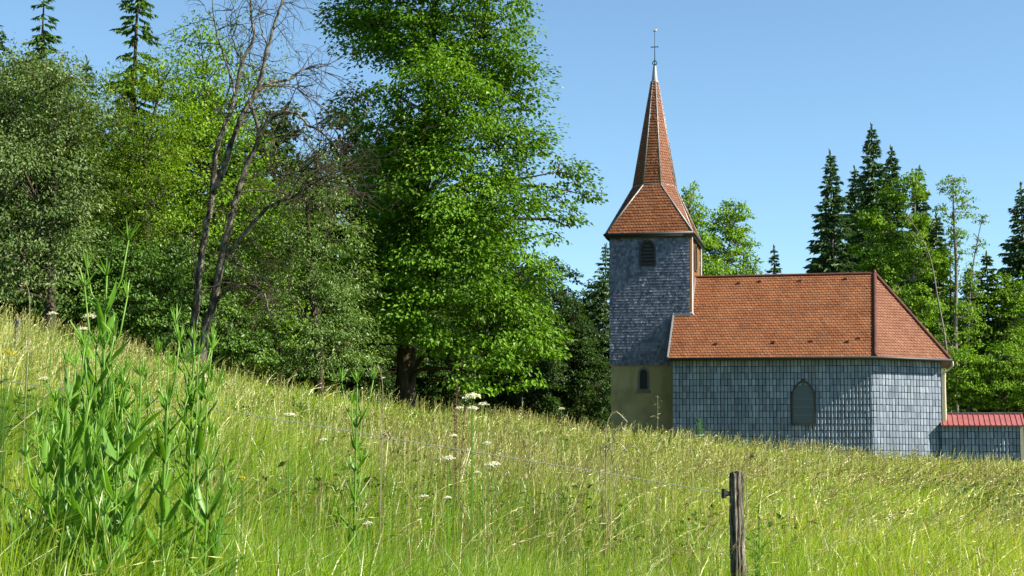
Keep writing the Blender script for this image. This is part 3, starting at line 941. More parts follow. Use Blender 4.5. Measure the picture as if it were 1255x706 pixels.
def conifer(name, label, cat, base, h, mat, bark, seed, w=.2, gap=.42, start=.12, sparse=0.0, twig=.42, tw_w=.22, group=None, droop=.28, per=9.0, trunk_r=None, lean=(0, 0), pointed=1.0, link=True, prof=.85):
    """spruce: whorls of drooping branches hung with sprays; w = half width / height"""
    rng = np.random.default_rng(seed)
    bx, by = base; O = np.array([bx, by, float(ground(bx, by))])
    root = thing(name, label, cat, tuple(O), rng.uniform(0, 6.28) if False else 0.0, group)
    tr = trunk_r or h * .011
    mb = MB()
    zs = np.linspace(-.3, h, 12)
    tk = np.stack([lean[0] * np.maximum(zs, 0) / h + 0 * zs, lean[1] * np.maximum(zs, 0) / h, zs], 1)
    mb.tube(tk, np.linspace(tr * 1.25, .012, 12), 8)
    P, A, Nn, Ln = [], [], [], []
    z = h * start
    while z < h - .15:
        t = z / h
        R = w * h * (1 - t) ** prof * (.85 + .3 * rng.random()) + .12
        nb = int(rng.integers(4, 7)) + (2 if R > 1.5 else 0)
        a0 = rng.uniform(0, 6.28)
        for k in range(nb):
            if rng.random() < sparse:
                continue
            a = a0 + k * 6.283 / nb + rng.normal(0, .22)
            r = R * rng.uniform(.62, 1.12)
            s = np.linspace(0, 1, 7)
            dip = -droop * r * (s ** 1.15) + .16 * r * s ** 3 + (1 - t) * 0 + .35 * r * s * max(0, t - .72) * 2.5
            bp = np.stack([math.cos(a) * r * s, math.sin(a) * r * s, z + dip + rng.normal(0, .03)], 1)
            bp[:, 0] += lean[0] * t; bp[:, 1] += lean[1] * t
            mb.tube(bp[[0, 3, 6]], [max(.012, tr * .16 * (1 - t) + .008), .01, .004], 4, cap=False)
            n = max(6, int(r * per * 2.2 + 4))
            u = rng.random(n) ** .75 * .97 + .04
            q = np.stack([np.interp(u, s, bp[:, i_]) for i_ in range(3)], 1)
            dirb = np.array([math.cos(a), math.sin(a), -droop * .6]); sd_ = np.array([-math.sin(a), math.cos(a), 0])
            sgn = rng.choice([-1, 1], n)
            ax_ = dirb * rng.uniform(.4, 1.0, n)[:, None] + sd_ * (sgn * rng.uniform(.2, 1.0, n))[:, None] + np.array([0, 0, -1]) * rng.uniform(.0, .85, n)[:, None]
            ax_ = unit(ax_)
            l_ = twig * rng.uniform(.55, 1.25, n) * (.45 + .55 * min(1, r / 1.2)) * (1.05 - .35 * u)
            P.append(q + ax_ * l_[:, None] * .42); A.append(ax_); Ln.append(l_)
            Nn.append(unit(np.array([0, 0, 1.0]) + rng.normal(0, .55, (n, 3))))
        z += gap * (1.0 - .45 * t) * rng.uniform(.75, 1.25)
    # leader
    n = 14
    u = np.linspace(.0, 1, n); aa = rng.uniform(0, 6.28, n)
    P.append(np.stack([lean[0] + .05 * np.cos(aa), lean[1] + .05 * np.sin(aa), h - .9 + u * .95], 1)); A.append(unit(np.stack([np.cos(aa) * .5, np.sin(aa) * .5, np.ones(n)], 1)))
    Nn.append(rdir(rng, n)); Ln.append(np.full(n, twig * .6))
    P = np.concatenate(P); A = np.concatenate(A); Nn = np.concatenate(Nn); Ln = np.concatenate(Ln)
    V = leaves_np(P, A, Nn, Ln, Ln * tw_w, .1)
    # every spray gets a second blade across the first, so it has body from every side
    V2 = leaves_np(P, A, np.cross(A, Nn), Ln * .9, Ln * tw_w * .8, .1)
    rnd = np.clip(.45 + rng.normal(0, .2, len(P)), 0, 1)
    leaf_object('crown', np.concatenate([V, V2]), np.concatenate([rnd, rnd]), mat, root)
    mb.build('trunk', [bark], root, smooth=True)
    return root


def copy_tree(src, loc, rz, s, label=None, group=None):
    r = src.copy(); COL.objects.link(r)
    r.location = loc; r.rotation_euler = (0, 0, rz); r.scale = s if isinstance(s, tuple) else (s, s, s)
    if label: r['label'] = label
    if group: r['group'] = group
    for ch in list(src.children):
        c = ch.copy(); COL.objects.link(c); c.parent = r
        for g in list(ch.children):
            d = g.copy(); COL.objects.link(d); d.parent = c
    return r


def foot(px, Y):
    p = at(px, 450, Y)
    return (float(p[0]), float(p[1]))


def hfor(px, py, Y):
    """tree height so that its tip stands at (px, py) when its foot is at depth Y"""
    p = at(px, py, Y)
    return float(p[2] - ground(p[0], p[1]))


# the large maple in the middle
YM = 60
bm = foot(497, YM)
tb0 = at(497, 482, YM)
maple_lobes = [(545, 185, 62, 34, -1), (560, 80, 70, 42, -1), (505, 295, 66, 34, -1), (560, 290, 60, 34, 1), (470, 205, 40, 34, 0),
    (520, 30, 83, 66), (470, 0, 66, 61, 1), (595, 40, 66, 66, -1), (620, 110, 38, 51, 0), (560, -50, 83, 51, 0), (450, -50, 48, 41, 1), (630, -20, 33, 41, 0),
    (430, 50, 29, 31, 2), (425, 125, 23, 14, 2), (545, 130, 78, 56, -3), (605, 185, 44, 43, -1), (490, 150, 48, 51, -2),
    (525, 230, 73, 51, -3), (595, 265, 58, 51, -2), (470, 260, 38, 53, 0), (664, 240, 17, 13, 0), (698, 208, 17, 14, 0), (716, 232, 15, 15, 1), (712, 272, 14, 15, 0), (682, 285, 15, 15, 1), (688, 248, 17, 14, 0), (652, 262, 15, 16, 0), (638, 178, 32, 34, 0), (626, 232, 34, 32, 1), (645, 120, 26, 34, 0),
    (545, 325, 80, 49, -3), (620, 340, 48, 49, -1), (475, 345, 43, 53, -1), (510, 390, 58, 33, -3), (600, 410, 62, 46, -2), (655, 400, 33, 39, 0),
    (575, 455, 30, 21, -3), (625, 458, 30, 19, -2), (450, 400, 27, 27, 0)]
broadleaf('maple_tree', 'large bright green maple rising past the top of the photo left of the chapel', 'tree', bm, maple_lobes, YM, MAT['maple'], MAT['bark'], 11,
          leaf=.185, clump=1.05, dens=2.3, per=215, clump_gap=1.06, flat=.78, droop=.26, fill=.34, trunk_r=.42,
          trunk=[tb0 + [0, 0, -1.2], at(498, 430, YM), at(500, 340, YM), at(515, 240, YM), at(525, 120, YM), at(535, 0, YM)], depth=.9)

# trees of the wood on the left
bl = [
    dict(name='whitebeam_tree', label='tall grey-green tree at the far left edge of the wood', Y=44, foot=62, mat='greygreen', seed=21, leaf=.14, clump=.8, per=85, slim=.5,
         lobes=[(55, 110, 55, 60), (20, 150, 60, 75, 1), (85, 165, 48, 70), (40, 240, 75, 80, -1), (-30, 200, 60, 110), (95, 260, 40, 70), (30, 320, 70, 50, -1), (70, 90, 30, 35, 1)]),
    dict(name='ash_tree', label='yellow-green tree between the grey-green tree and the dead tree', Y=50, foot=160, mat='yellowgreen', seed=22, leaf=.15, clump=.85, per=80, slim=.42,
         lobes=[(165, 130, 48, 50), (195, 110, 38, 42, 1), (130, 170, 45, 40, -1), (180, 190, 60, 50, -1), (120, 225, 45, 40), (190, 250, 55, 45, -2), (145, 280, 55, 45, -1), (215, 180, 30, 60, 1)]),
    dict(name='lime_tree', label='bright green leafy tree standing behind the bare dead tree', Y=56, foot=275, mat='lime', seed=23, leaf=.17, clump=.95, per=85, slim=.7,
         lobes=[(250, 85, 45, 45), (225, 130, 50, 55), (285, 130, 40, 55, 1), (250, 200, 65, 65, -1), (320, 250, 55, 70), (270, 300, 75, 70, -2), (340, 330, 50, 65, -1), (220, 280, 50, 80), (300, 390, 70, 50, -2), (240, 390, 50, 45)]),
    dict(name='willow_tree', label='round grey-leaved willow at the foot of the wood left of the maple', Y=51, foot=395, mat='willow', seed=24, leaf=.15, clump=.75, per=90, slim=.4,
         lobes=[(375, 235, 38, 45), (395, 290, 50, 60), (350, 300, 45, 60, 1), (415, 350, 45, 65), (370, 380, 60, 65, -1), (425, 420, 36, 45), (340, 430, 45, 35), (395, 445, 55, 25, -1)]),
    dict(name='hazel_bush', label='dark leafy hazel bush under the yellow-green tree', Y=46, foot=115, mat='shrub', seed=25, leaf=.13, clump=.5, per=70, slim=.7,
         lobes=[(60, 340, 60, 45), (115, 330, 50, 55, .5), (165, 355, 55, 50), (110, 385, 70, 35, -.5), (195, 385, 40, 40)]),
    dict(name='elder_bush', label='mid green elder bush at the base of the dead tree', Y=49, foot=245, mat='shrub', seed=26, leaf=.14, clump=.5, per=70, slim=.7,
         lobes=[(205, 350, 40, 55), (245, 400, 55, 40), (205, 410, 45, 35, -.5), (290, 430, 50, 25, -.5), (265, 350, 35, 50, 1)]),
]
for t in bl:
    broadleaf(t['name'], t['label'], 'bush' if 'bush' in t['name'] else 'tree', foot(t['foot'], t['Y']), t['lobes'], t['Y'], MAT[t['mat']], MAT['bark'], t['seed'],
              leaf=t['leaf'] * .8, clump=t['clump'] * 1.05, per=t['per'] * 2.6, dens=1.5, clump_gap=1.0, flat=.75, droop=.25, fill=.25, slim=t['slim'], trunk_r=.2 if 'tree' in t['name'] else .09)

# shaded wood behind: broadleaves copied from two grown ones
GW = 'shady trees massed behind the front row of the wood'
LW = 'dark green tree in the shade behind the front row of the wood'
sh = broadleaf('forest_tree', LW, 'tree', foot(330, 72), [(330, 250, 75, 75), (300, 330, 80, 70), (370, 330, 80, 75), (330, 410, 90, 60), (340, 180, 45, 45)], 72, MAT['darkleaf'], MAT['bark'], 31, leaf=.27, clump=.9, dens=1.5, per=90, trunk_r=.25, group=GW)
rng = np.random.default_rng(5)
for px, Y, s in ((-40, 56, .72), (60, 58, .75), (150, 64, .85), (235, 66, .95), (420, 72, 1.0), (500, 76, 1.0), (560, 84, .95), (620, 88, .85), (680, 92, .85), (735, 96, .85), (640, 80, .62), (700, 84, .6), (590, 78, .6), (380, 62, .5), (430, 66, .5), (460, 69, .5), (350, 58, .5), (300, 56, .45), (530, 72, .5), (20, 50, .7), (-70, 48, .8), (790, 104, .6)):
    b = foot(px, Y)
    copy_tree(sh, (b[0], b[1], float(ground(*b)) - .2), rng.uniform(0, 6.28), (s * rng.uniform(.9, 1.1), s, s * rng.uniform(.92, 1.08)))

# conifers of the wood
sp = [
    ('pine_tree', 'sparse pine top rising at the upper left corner', 32, -40, 60, .2, .45, 'larch', 41, .5),
    ('spruce_tree', 'thin ragged spruce standing alone above the yellow-green tree', 150, -70, 60, .16, .35, 'larch', 42, .45),
    ('spruce_tree', 'small dark spruce tip beside the tall grey-green tree', 90, 66, 66, .17, .1, 'spruce', 43, .1),
    ('spruce_tree', 'dark spruce seen through the limbs of the dead tree', 345, 165, 82, .17, .1, 'spruce', 44, .1),
    ('spruce_tree', 'dark spruce in the gap between willow and maple', 300, 160, 88, .17, .1, 'spruce', 48, .1),
    ('spruce_tree', 'small far spruce left of the tower, the left one of a pair', 690, 356, 112, .17, .1, 'larch', 45, .1),
    ('spruce_tree', 'small far spruce left of the tower, the right one of a pair', 708, 368, 108, .18, .1, 'spruce', 46, .1),
    ('spruce_tree', 'dark spruce half hidden by the left side of the tower', 742, 300, 92, .22, .1, 'spruce', 47, .1),
]
for nm, lab, px, py, Y, w, st, mat, seed, spar in sp:
    h = hfor(px, py, Y)
    conifer(nm, lab, 'tree', foot(px, Y), h, MAT[mat], MAT['bark'], seed, w=w, start=st, sparse=spar, twig=.5, tw_w=.28, per=13, gap=.3 if Y == 60 else .42, droop=.5 if Y == 60 else .28)

# behind the chapel
broadleaf('broadleaf_tree', 'light green tree close behind the right side of the tower', 'tree', foot(848, 96), [(845, 255, 22, 30), (842, 300, 28, 30), (855, 335, 32, 26), (838, 345, 30, 60, 2)], 96, MAT['lime'], MAT['palebark'], 51, leaf=.2, clump=.7, per=70, dens=1.6, clump_gap=.8, trunk_r=.16, fill=.2)
broadleaf('broadleaf_tree', 'rounded light green tree above the chapel ridge beside the tower', 'tree', foot(895, 99), [(895, 268, 20, 24), (885, 298, 28, 26), (905, 300, 20, 26, 1), (893, 330, 36, 24), (890, 370, 40, 40)], 99, MAT['lime'], MAT['palebark'], 52, leaf=.2, clump=.7, per=70, dens=1.6, clump_gap=.8, trunk_r=.16, fill=.2)

rs = [
    ('small dark spruce tip just above the middle of the chapel ridge', 950, 303, 110, .14, .1, 'spruce', 61, .1),
    ('dark layered spruce leftmost of the tall group behind the chapel', 1022, 186, 104, 0.18, .1, 'spruce', 62, .1),
    ('tallest dark spruce behind the chapel ridge', 1074, 154, 106, 0.17, .1, 'spruce', 63, .05),
    ('dark spruce just right of the tallest one', 1098, 180, 108, 0.17, .1, 'spruce', 64, .05),
    ('dark spruce between the tallest one and the leftmost one', 1052, 205, 111, 0.18, .1, 'spruce', 69, .05),
    ('spruce tip behind the light green tree right of the tall group', 1132, 205, 112, 0.17, .1, 'spruce', 65, .1),
    ('light green young spruce above the red shed roof', 1213, 310, 98, .25, .1, 'youngspruce', 66, .1),
    ('light green spruce standing between the leaning birch and the tall birch', 1152, 262, 104, .19, .1, 'youngspruce', 171, .1),
    ('mid green spruce between the young spruce and the right edge of the photo', 1237, 340, 110, .22, .1, 'larch', 172, .1),
    ('dark spruce cut off by the right edge of the photo', 1258, 225, 105, 0.19, .1, 'spruce', 67, .1),
    ('short dark spruce between the birch and the young spruce', 1190, 330, 118, .16, .1, 'spruce', 68, .1),
    ('dark spruce low behind the right end of the chapel roof', 1120, 300, 116, .17, .1, 'spruce', 70, .1),
]
for lab, px, py, Y, w, st, mat, seed, spar in rs:
    conifer('spruce_tree', lab, 'tree', foot(px, Y), hfor(px, py, Y), MAT[mat], MAT['bark'], seed, w=w, start=st, sparse=spar, twig=.66, tw_w=.30, per=13)

broadleaf('ash_tree', 'light green tree in front of the dark spruces behind the chapel', 'tree', foot(1090, 96),
          [(1068, 268, 14, 16), (1098, 240, 15, 18), (1122, 228, 14, 18), (1088, 290, 18, 18), (1128, 272, 13, 24), (1062, 305, 14, 14), (1108, 312, 20, 20), (1078, 330, 22, 18), (1135, 318, 13, 22), (1100, 355, 26, 22), (1130, 375, 18, 24), (1120, 410, 26, 26)], 96, MAT['lime'], MAT['palebark'], 71, leaf=.2, clump=.65, per=70, dens=1.6, clump_gap=.8, trunk_r=.15, fill=.2)
broadleaf('birch_tree', 'tall thin birch with a bare pale trunk and a small top crown', 'tree', foot(1172, 94),
          [(1168, 232, 16, 18), (1180, 250, 14, 18), (1160, 262, 12, 14), (1175, 280, 12, 14), (1178, 310, 8, 10), (1185, 380, 14, 12), (1165, 420, 20, 22)], 94, MAT['lime'], MAT['palebark'], 72, leaf=.17, clump=.5, per=34, trunk_r=.16, fill=.1,
          trunk=[at(1172, 510, 94) + [0, 0, -1.5], at(1171, 420, 94), at(1172, 330, 94), at(1169, 270, 94), at(1168, 220, 94)])
broadleaf('birch_tree', 'spindly birch with sparse leaves right of the tall birch', 'tree', foot(1192, 97),
          [(1205, 268, 9, 8), (1198, 300, 8, 12), (1192, 335, 10, 14), (1190, 365, 14, 16), (1188, 400, 14, 20)], 97, MAT['lime'], MAT['palebark'], 73, leaf=.16, clump=.42, per=22, trunk_r=.10, fill=.1,
          trunk=[at(1186, 505, 97) + [0, 0, -1.5], at(1187, 400, 97), at(1192, 330, 97), at(1204, 265, 97)])
broadleaf('birch_tree', 'leaning bare birch trunk crossing in front of the light green tree', 'tree', foot(1166, 93),
          [(1112, 268, 10, 9), (1122, 290, 9, 10), (1150, 400, 10, 10), (1160, 450, 14, 16)], 93, MAT['lime'], MAT['palebark'], 74, leaf=.16, clump=.45, per=22, trunk_r=.085, fill=.1,
          trunk=[at(1166, 500, 93) + [0, 0, -1.5], at(1160, 430, 93), at(1150, 370, 93), at(1138, 310, 93), at(1112, 262, 93)])
broadleaf('alder_bush', 'broad light green bush behind the red shed roof', 'bush', foot(1205, 90),
          [(1180, 460, 28, 36), (1215, 470, 34, 30), (1250, 470, 34, 34), (1160, 480, 20, 30), (1230, 440, 22, 20), (1270, 480, 30, 30)], 90, MAT['lime'], MAT['bark'], 75, leaf=.17, clump=.6, per=75, dens=1.5, clump_gap=.8, trunk_r=.08)
broadleaf('alder_tree', 'mid green leafy tree under the birches above the right end of the chapel', 'tree', foot(1160, 98),
          [(1150, 390, 20, 28), (1182, 385, 16, 22), (1168, 350, 10, 16), (1205, 372, 16, 18), (1188, 345, 12, 14), (1225, 355, 16, 18), (1150, 330, 16, 22), (1165, 300, 10, 16), (1240, 390, 22, 26), (1262, 360, 20, 30), (1175, 430, 26, 36), (1140, 450, 30, 30), (1200, 400, 22, 30), (1225, 430, 30, 26), (1255, 440, 26, 30)], 98, MAT['lime'], MAT['bark'], 78, leaf=.18, clump=.7, per=75, dens=1.5, clump_gap=.9, trunk_r=.1)
broadleaf('alder_bush', 'dark green bush low behind the right end of the chapel', 'bush', foot(1135, 100),
          [(1110, 450, 40, 40), (1150, 430, 30, 40), (1140, 480, 36, 36), (1200, 420, 34, 30), (1240, 415, 30, 30)], 100, MAT['shrub'], MAT['bark'], 76, leaf=.18, clump=.65, per=75, dens=1.5, clump_gap=.8, trunk_r=.08)

# ------------------------------------------------------------------ the dead tree
YD = 46
rng = np.random.default_rng(77)
dead = thing('dead_tree', 'bare dying tree with two leaning grey trunks in front of the wood', 'tree', tuple(at(240, 440, YD)))
OD = at(240, 440, YD)
OD[2] = float(ground(OD[0], OD[1])); dead.location = tuple(OD)


def D(pts, dy0=0.0, dy1=0.0):
    n = len(pts)
    return spline([at(200 + x / 1.569, y / 1.569, YD + dy0 + (dy1 - dy0) * k / max(1, n - 1)) for k, (x, y) in enumerate(pts)], 6)


stems = [   # crop pixels (scale 1.569 from x = 200); radius px at base, tip; depth drift
    ([(48, 740), (56, 660), (66, 560), (80, 450), (94, 375), (102, 290), (122, 235), (138, 185), (152, 118), (175, 70), (168, 20), (172, -30)], 9, 2.0, 0, .6),
    ([(70, 740), (80, 640), (96, 585), (112, 500), (128, 430), (142, 375), (160, 320), (184, 262), (176, 225), (165, 195)], 10.5, 3.0, -.2, -.5),
    ([(94, 372), (112, 335), (132, 275), (152, 222), (180, 172), (192, 130), (202, 90), (214, 45), (232, -5), (245, -50)], 7.5, 1.6, 0, -.6),
    ([(184, 262), (205, 232), (232, 215), (258, 220), (278, 240), (298, 250), (320, 268), (345, 300)], 4.6, .9, -.5, -1.2),
    ([(180, 176), (210, 158), (245, 152), (262, 138), (290, 130), (318, 142)], 4.2, .9, 0, .8),
    ([(196, 160), (220, 165), (250, 168), (275, 182), (300, 190)], 2.6, .7, 0, 1.0),
    ([(112, 498), (140, 470), (165, 440), (192, 408), (222, 388), (252, 378), (282, 358), (306, 342), (330, 335)], 5.6, 1.2, -.2, -1.8),
    ([(96, 588), (118, 562), (150, 552), (178, 550), (196, 570), (206, 612)], 4.6, 1.0, -.2, -1.2),
    ([(142, 372), (170, 366), (205, 366), (228, 372)], 2.6, .8, -.3, .6),
    ([(120, 475), (128, 500), (150, 512), (172, 524), (180, 548)], 2.6, .9, -.2, -1.0),
    ([(138, 185), (128, 140), (112, 95), (98, 40), (92, -20)], 3.2, .9, .2, .8),
    ([(152, 118), (135, 80), (130, 40), (140, 0)], 2.2, .7, .4, 1.0),
    ([(202, 90), (190, 60), (186, 20), (196, -20)], 2.2, .7, -.3, .2),
    ([(62, 590), (60, 540), (58, 490), (50, 440)], 1.6, .5, 0, -.5),
    ([(240, 380), (270, 330), (300, 300), (330, 285)], 2.0, .6, -1.0, -2.2),
    ([(206, 250), (215, 280), (228, 330), (240, 350)], 1.8, .6, -.6, -1.4),
]
mb = MB(); wood = []
for pts, r0_, r1_, d0, d1 in stems:
    lp = D(pts, d0, d1); k = .9 * YD / F / 1.569
    lp = lp + rng.normal(0, .012, lp.shape)
    mb.tube(lp - OD, np.linspace(r0_, r1_, len(lp)) * k, 9 if r0_ > 4 else 6)
    wood.append((lp, r0_ * k, r1_ * k))
mb.build('trunk', [MAT['deadbark']], dead, smooth=True)
mb = MB()


def twig(p, d, ln, r, lvl):
    n = 4
    pts = [p]
    dd = unit(d)
    for k in range(n):
        dd = unit(dd + rng.normal(0, .28, 3) + np.array([0, 0, -.03 if lvl == 0 else -.08]))
        pts.append(pts[-1] + dd * ln / n)
    pts = np.array(pts)
    mb.tube(pts - OD, np.linspace(r, r * .35, n + 1), 4, cap=False)
    if lvl < 2:
        for k in range(rng.integers(2, 5)):
            i_ = rng.integers(1, n + 1)
            twig(pts[i_], dd + rng.normal(0, .8, 3), ln * rng.uniform(.35, .65), r * .55, lvl + 1)


for lp, r0_, r1_ in wood:
    n = int(len(lp) / 3.0) + 3
    for k in range(n):
        f_ = rng.uniform(.35, 1.0) if r0_ > .12 else rng.uniform(.2, 1)
        i_ = min(len(lp) - 2, int(f_ * (len(lp) - 1)))
        d = unit(lp[i_ + 1] - lp[i_])
        twig(lp[i_], d * .5 + rng.normal(0, .75, 3) + [0, 0, .1], rng.uniform(.7, 1.9), .016, 0)
for x, y in ((260, 300), (290, 290), (310, 310), (330, 300), (350, 310), (300, 340)):      # the tangled fan of twigs on the right
    p = at(200 + (x - 40) / 1.569, (y + 40) / 1.569, YD - 1.6)
    for k in range(3):
        twig(p, np.array([rng.uniform(.3, 1.2), rng.normal(0, .3), rng.uniform(-.7, .6)]), rng.uniform(1.2, 2.6), .018, 0)
mb.build('twigs', [MAT['bark']], dead)
for x, y in ((262, 30), (330, 90), (345, 105), (325, 110), (205, 60), (350, 70), (300, 20), (250, 95), (290, 60)):
    c = at(x, y, YD + rng.uniform(-.5, 1)); n = 70
    q = c + rng.normal(0, 1, (n, 3)) * np.array([.28, .28, .3])
    leaf_object('foliage', leaves_np(q - OD, rng.normal(0, 1, (n, 3)) + [0, 0, -.6], rng.normal(0, 1, (n, 3)) + [0, 0, 1], rng.uniform(.07, .13, n), rng.uniform(.03, .06, n)), np.clip(rng.normal(.6, .2, n), 0, 1), MAT['willow'], dead)

# ------------------------------------------------------------------ meadow
rng = np.random.default_rng(3)
fp = np.array([np.array([CHX, CHY]) + p[0] * Rv + p[1] * Nv for p in offset(outl, .05)])
tw4 = np.array([np.array([CHX, CHY]) + a * Rv + c * Nv for a, c in ((x0, y0), (x1, y0), (x1, y1), (x0, y1))])
an4 = np.array([np.array([CHX, CHY]) + a * Rv + c * Nv for a, c in ((AX0, AYF), (AX1, AYF), (AX1, AYF + AD), (AX0, AYF + AD))])


def meadow_points(n, dmin, dmax, lam, rng):
    """points in the part of the meadow the photo looks at (with room at both sides); lam(d) = points per square metre"""
    d = np.linspace(dmin, dmax, 600); half = .385 * d + 4.5
    pdf = lam(d) * 2 * half; cdf = np.cumsum(pdf); tot = cdf[-1] * (d[1] - d[0])
    n = int(min(n, tot))
    y = np.interp(rng.random(n) * cdf[-1], cdf, d)
    x = rng.uniform(-1, 1, n) * (.385 * y + 4.5)
    P = np.stack([x, y], -1)
    u = x / y
    lim = np.interp(u, [-.5, -.33, -.2, -.067, .0, .1, .5], [34, 42, 50, 62, 74, 82, 82])
    k = (y < lim) & ~in_poly(P, fp) & ~in_poly(P, tw4) & ~in_poly(P, an4)
    return P[k]


def vnoise(P, s, seed):
    r = np.random.default_rng(seed); g = r.random((64, 64))
    q = P / s; i_ = np.floor(q).astype(int); f = q - i_; f = f * f * (3 - 2 * f)
    a = g[i_[:, 0] % 64, i_[:, 1] % 64]; b = g[(i_[:, 0] + 1) % 64, i_[:, 1] % 64]; c = g[i_[:, 0] % 64, (i_[:, 1] + 1) % 64]; d = g[(i_[:, 0] + 1) % 64, (i_[:, 1] + 1) % 64]
    return (a * (1 - f[:, 0]) + b * f[:, 0]) * (1 - f[:, 1]) + (c * (1 - f[:, 0]) + d * f[:, 0]) * f[:, 1]


def blades(P, h, wd, bend, rng):
    n = len(P)
    z = ground(P[:, 0], P[:, 1]) - .02
    b = np.stack([P[:, 0], P[:, 1], z], -1)
    an = rng.uniform(0, 2 * np.pi, n); lean = np.stack([np.cos(an), np.sin(an), 0 * an], -1) + np.array([.35, 0, 0])
    fa = rng.uniform(-1.2, 1.2, n); side = np.stack([np.cos(fa), np.sin(fa), 0 * fa], -1)
    V = []
    for t, w in ((0, .8), (.45, 1.0), (.78, .7), (1, 0)):
        c = b + np.array([0, 0, 1]) * (h * t * (1 - .25 * bend * t))[:, None] + lean * (h * bend * t * t)[:, None]
        if w:
            V += [c - side * (wd * w / 2)[:, None], c + side * (wd * w / 2)[:, None]]
        else:
            V += [c]
    V = np.stack(V, 1)
    k = np.arange(n)[:, None] * 7
    Q = np.concatenate([k + np.array([0, 1, 3, 2]), k + np.array([2, 3, 5, 4])]); T = k + np.array([4, 5, 6])
    return V.reshape(-1, 3), [Q, T]


P = meadow_points(900000, 3.5, 84, lambda d: np.minimum(2600, 2.6e5 / d ** 2) * np.where(d < 5, .4, 1), rng)
dist = P[:, 1]
aa_ = rng.uniform(0, 6.28, 420); rr_ = .06 + .3 * rng.random(420) ** 1.4        # tuft left uncut round the post
TL = np.stack([rng.uniform(-.34, -.09, 2600), rng.uniform(5.0, 7.4, 2600)], -1); TL[:, 0] *= TL[:, 1]      # lush stand at the lower left
PT = at(906, 640, 10.0)[:2] + np.stack([np.cos(aa_) * rr_, np.sin(aa_) * rr_], -1)
nT = len(PT); P = np.concatenate([P, TL, PT]); dist = P[:, 1]
pn = vnoise(P, 2.5, 1); pn2 = vnoise(P, .6, 2)
h = (.34 + .46 * rng.random(len(P)) ** 1.3) * (.6 + .75 * pn) * (.85 + .3 * pn2)
h *= 1 - .08 * np.exp(-((P[:, 0] / P[:, 1] - .146) / .02) ** 2) * (dist < 11)
h[-nT:] = rng.uniform(.4, .78, nT); h[-nT - 2600:-nT] = rng.uniform(.6, 1.05, 2600)
wd = np.clip(.00042 * dist, .0034, .025) * rng.uniform(.6, 1.5, len(P)); wd[-nT - 2600:-nT] *= 1.7
V, pl_ = blades(P, h, wd, .08 + .95 * rng.random(len(P)) ** 1.5, rng)
rn = np.clip(.31 + .35 * (vnoise(P, 4, 5) - .5) + .008 * np.clip(dist - 8, 0, 16) + .22 * np.clip((P[:, 0] / P[:, 1] - .02) / .28, 0, 1) - .06 * np.clip(-P[:, 0] / P[:, 1] / .3, 0, 1) + rng.normal(0, .17, len(P)), 0, 1)
g1 = mesh_from('meadow_grass', V, pl_, MAT['grass'], rnd=np.repeat(rn, 7))
g1['kind'] = 'stuff'; g1['label'] = 'tall green and yellowing meadow grass'
print('blades', len(P))

# flowering stalks with hazy brown and straw heads
P = meadow_points(70000, 4, 84, lambda d: np.minimum(80, 2.6e4 / d ** 2 * (1.0)) * np.where(d < 9, .3, np.where(d < 14, .6, 1)) , rng)
n = len(P); dist = P[:, 1]
pn = .6 * vnoise(P, 3.5, 9) + .4 * vnoise(P, 1.1, 10)
k = rng.random(n) < np.clip(2.4 * (pn - .33), .03, 1) * np.where(dist > 28, .75, 1); P = P[k]; dist = dist[k]; pn = pn[k]; n = len(P)
hh = (.68 + .42 * rng.random(n)) * (.85 + .3 * pn)
zb = ground(P[:, 0], P[:, 1])
an = rng.uniform(0, 2 * np.pi, n); lean = np.stack([np.cos(an) * .8 + .5, np.sin(an) * .8, 0 * an], -1) * (.06 + .5 * rng.random(n) ** 1.8)[:, None]
k = ~((np.abs(P[:, 0] / P[:, 1] - .146) < .02) & (dist < 10.2)); P = P[k]; dist = dist[k]; hh = hh[k]; zb = zb[k]; lean = lean[k]; n = len(P)
w = np.clip(.00022 * dist, .0016, .012)
fa = rng.uniform(-.9, .9, n); side = np.stack([np.cos(fa), np.sin(fa), 0 * fa], -1)
b = np.stack([P[:, 0], P[:, 1], zb], -1)
cv = lambda t: b + np.array([0, 0, 1]) * (hh * t)[:, None] + lean * (hh * t * t)[:, None]
S_ = []
for t in (0, .55, 1):
    S_ += [cv(t) - side * (w / 2)[:, None], cv(t) + side * (w / 2)[:, None]]
S_ = np.stack(S_, 1); kk = np.arange(n)[:, None] * 6
stemV = S_.reshape(-1, 3); stemQ = np.concatenate([kk + np.array([0, 1, 3, 2]), kk + np.array([2, 3, 5, 4])])
m_ = 7
idx = np.repeat(np.arange(n), m_); u = np.tile(np.linspace(.80, 1.03, m_), n) + rng.normal(0, .01, n * m_)
pos = b[idx] + np.array([0, 0, 1]) * (hh[idx] * u)[:, None] + lean[idx] * (hh[idx] * u * u)[:, None]
wid = np.repeat(rng.choice([.18, .5, 1.0], n, p=[.35, .35, .3]), m_)
ax_ = unit(lean[idx] + np.array([0, 0, .8]) + rng.normal(0, .55, (n * m_, 3)) * wid[:, None])
sl = (.03 + .03 * rng.random(n * m_)) * (1 + .010 * dist[idx])
lv = leaves_np(pos + ax_ * (sl * .4)[:, None], ax_, rng.normal(0, 1, (n * m_, 3)), sl, np.clip(.00038 * dist[idx], .0032, .018) * rng.uniform(.6, 1.3, n * m_), .1)
